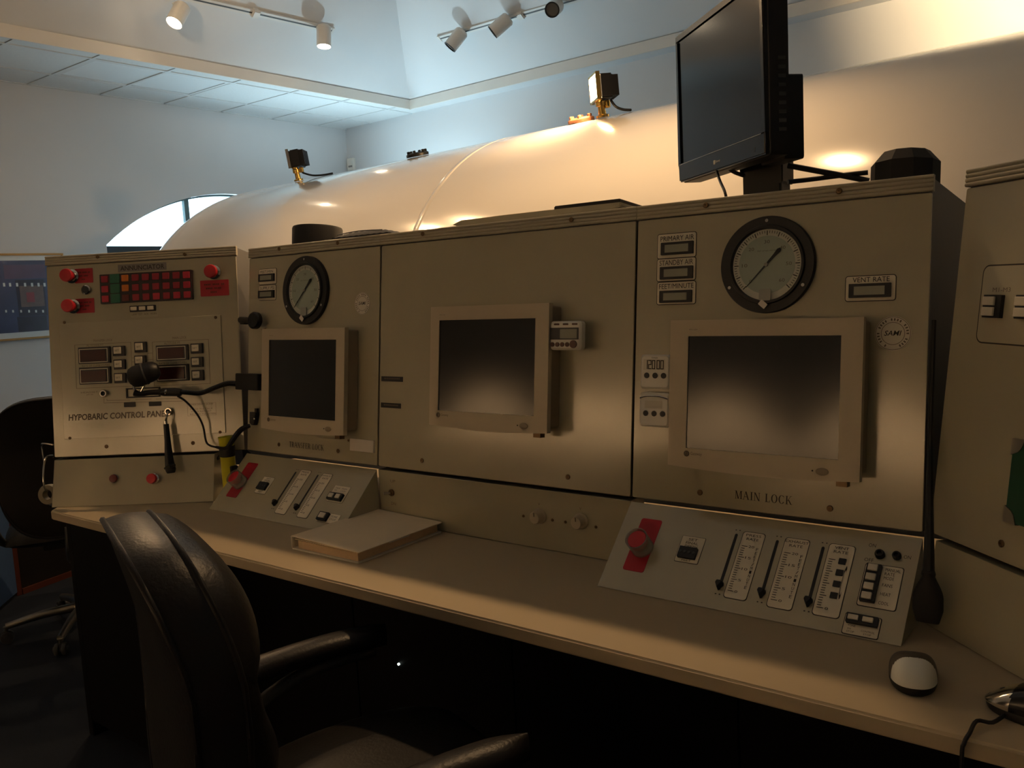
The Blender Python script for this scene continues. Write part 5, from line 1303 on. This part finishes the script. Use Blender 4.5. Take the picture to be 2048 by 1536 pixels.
# roll hanging on the cabinet end
rq = fa(112, 988, -.03)
rg = empty('hanging_roll', 'cream tape roll hanging on a wire hook at the end of the annunciator base', 'roll', Matrix.Translation(rq+V((-.018, -.012, -.035))))
axr = FA.en
MB().lathe([(.016, -.014), (.031, -.014), (.033, -.010), (.033, .010), (.031, .014), (.016, .014)], (0, 0, .035), axr, 28, closed=True).obj('roll', 'cream_ring', rg)
h0_ = V((0, 0, .035))
MB().tube([h0_+V((0, 0, .016))-axr*.02, h0_+V((0, 0, .017))+axr*.018, h0_+V((-.004, 0, .06))+axr*.02, h0_+V((0, 0, .12)), h0_+V((.035, .01, .13))], .0028, 8).obj('wire_hook', 'chrome', rg)
MB().tube([h0_+V((-.012, 0, .11)), h0_+V((-.016, 0, .16)), h0_+V((.0, 0, .168)), h0_+V((.04, .01, .165))], .0028, 8).obj('wire_hook', 'chrome', rg)
MB().tube([h0_+V((-.02, 0, -.034)), h0_+V((.0, 0, -.036)), h0_+V((.03, .01, -.033))], .002, 8).obj('wire_hook', 'chrome', rg)

# ================================================================== SPOTLIGHTS
spot_head(ontrack((352, 12), nl), (.10, -.62, -.9), 'lit white spotlight at the far end of the track from the ceiling corner', 30, 'lit track spotlights', n=nl, energy=30, size=95)
spot_head(ontrack((640, 56), nl), (.05, -.12, -.9), 'lit white spotlight at the track end nearest the ceiling corner', 30, 'lit track spotlights', n=nl, energy=30, size=95)
G3 = 'unlit track spotlights'
spot_head(ontrack((922, 62), nr), (-.42, -.35, -.6), 'unlit white spotlight at the track end nearest the ceiling corner', 0, G3, n=nr)
spot_head(ontrack((1012, 34), nr), (-.62, -.38, -.52), 'unlit white spotlight in the middle of the unlit track', 0, G3, n=nr)
spot_head(ontrack((1116, 2), nr), (.30, -.85, -.42), 'unlit white spotlight turned towards the room on the unlit track', 0, G3, n=nr)
# tracks added out of view: one above the console, one by the rear wall
def flat_track(x0, x1, y, z, label, drop=0):
    o = empty('track_rail', label, 'track rail', Matrix.Translation((x0, y, z)) @ Matrix.Rotation(math.pi, 4, 'X'), 'ceiling lighting tracks')
    L = x1-x0
    MB().box((0, -.018, .0005), (L, .018, .022)).obj('rail', 'track_white', o, bevel=.002)
    MB().box((0, -.006, .0225), (L, .006, .0235)).obj('slot', 'dark_grey', o, smooth=0)
    if drop:
        for f in (.04, .5, .96): MB().cyl((L*f, 0, .0), (L*f, 0, -drop+.002), .006, n=8).obj('hanger_rod', 'track_white', o)
flat_track(-3.9, .6, .86, 3.30, 'added white lighting track hung on rods from the raised ceiling above the console', Z1-3.30)  # added track; lamp places follow the chamber highlights and the desk shadow
for k, (x, aim, en, sz) in enumerate(((-3.5, (.55, -.25, -1), 26, 120), (-3.1, (.75, -.15, -1), 26, 120), (-.43, (-.28, -.12, -1), 92, 125))):
    spot_head((x, .86, 3.27), aim, ('lit spotlight on the hung track beside the upturned one', 'lit spotlight third from the chamber dome end of the hung track', 'lit spotlight above the main lock end of the console')[k], 1, 'console spotlights', energy=en, size=sz, blend=.8, col=(1, .62, .30))
spot_head((-3.75, .86, 3.27), (-.85, 2.2, .30), 'added spotlight on the hung track tilted up to warm the sloped ceiling', 1, 'console spotlights', energy=26, size=85, blend=.9)  # extra head added to put warm light on the slope and tray edge
flat_track(-4.8, .9, -3.6, CZ, 'added white lighting track on the low ceiling near the rear wall')
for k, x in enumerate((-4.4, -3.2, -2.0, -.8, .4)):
    spot_head((x, -3.6, CZ-.03), (0, -1.4, -3.0), 'added spotlight on the rear track, %s from the left wall' % ('first', 'second', 'third', 'fourth', 'fifth')[k], 1, 'added rear wall spotlights', energy=1520, size=42, blend=.35, col=(1, .68, .38))  # heads added behind the camera to light the rear wall reflected in the panels
# uplighter added out of sight behind the chamber to brighten wall and ceiling corner
ul = empty('added_uplighter', 'added cool-white floor uplighter hidden behind the pressure chamber', 'added lamp', loc=(-4.75, 4.15, 0))
MB().lathe([(.15, 0), (.15, .015), (.03, .03), (.014, .04)], (0, 0, 0), (0, 0, 1), 28).obj('base', 'black', ul)
MB().lathe([(.013, .03), (.013, 1.84)], (0, 0, 0), (0, 0, 1), 14).obj('pole', 'black', ul)
MB().lathe([(.02, 1.83), (.09, 1.86), (.15, 1.95), (.145, 1.95), (.085, 1.87), (0, 1.85)], (0, 0, 0), (0, 0, 1), 32).obj('bowl', 'track_white', ul)
MB().lathe([(.03, 1.872), (.045, 1.89), (.03, 1.905), (0, 1.91)], (0, 0, 0), (0, 0, 1), 20).obj('bulb', 'added_bulb', ul)
_l = bpy.data.lights.new('added_uplighter_lamp', 'SPOT'); _l.energy = 48; _l.color = (.62, .88, 1); _l.spot_size = math.radians(145); _l.spot_blend = .6; _l.shadow_soft_size = .05
_s = bpy.data.objects.new('added_uplighter_lamp', _l); COL.objects.link(_s); _s.parent = ul; _s.location = (0, 0, 1.96); _s.rotation_euler = (math.pi, 0, 0)
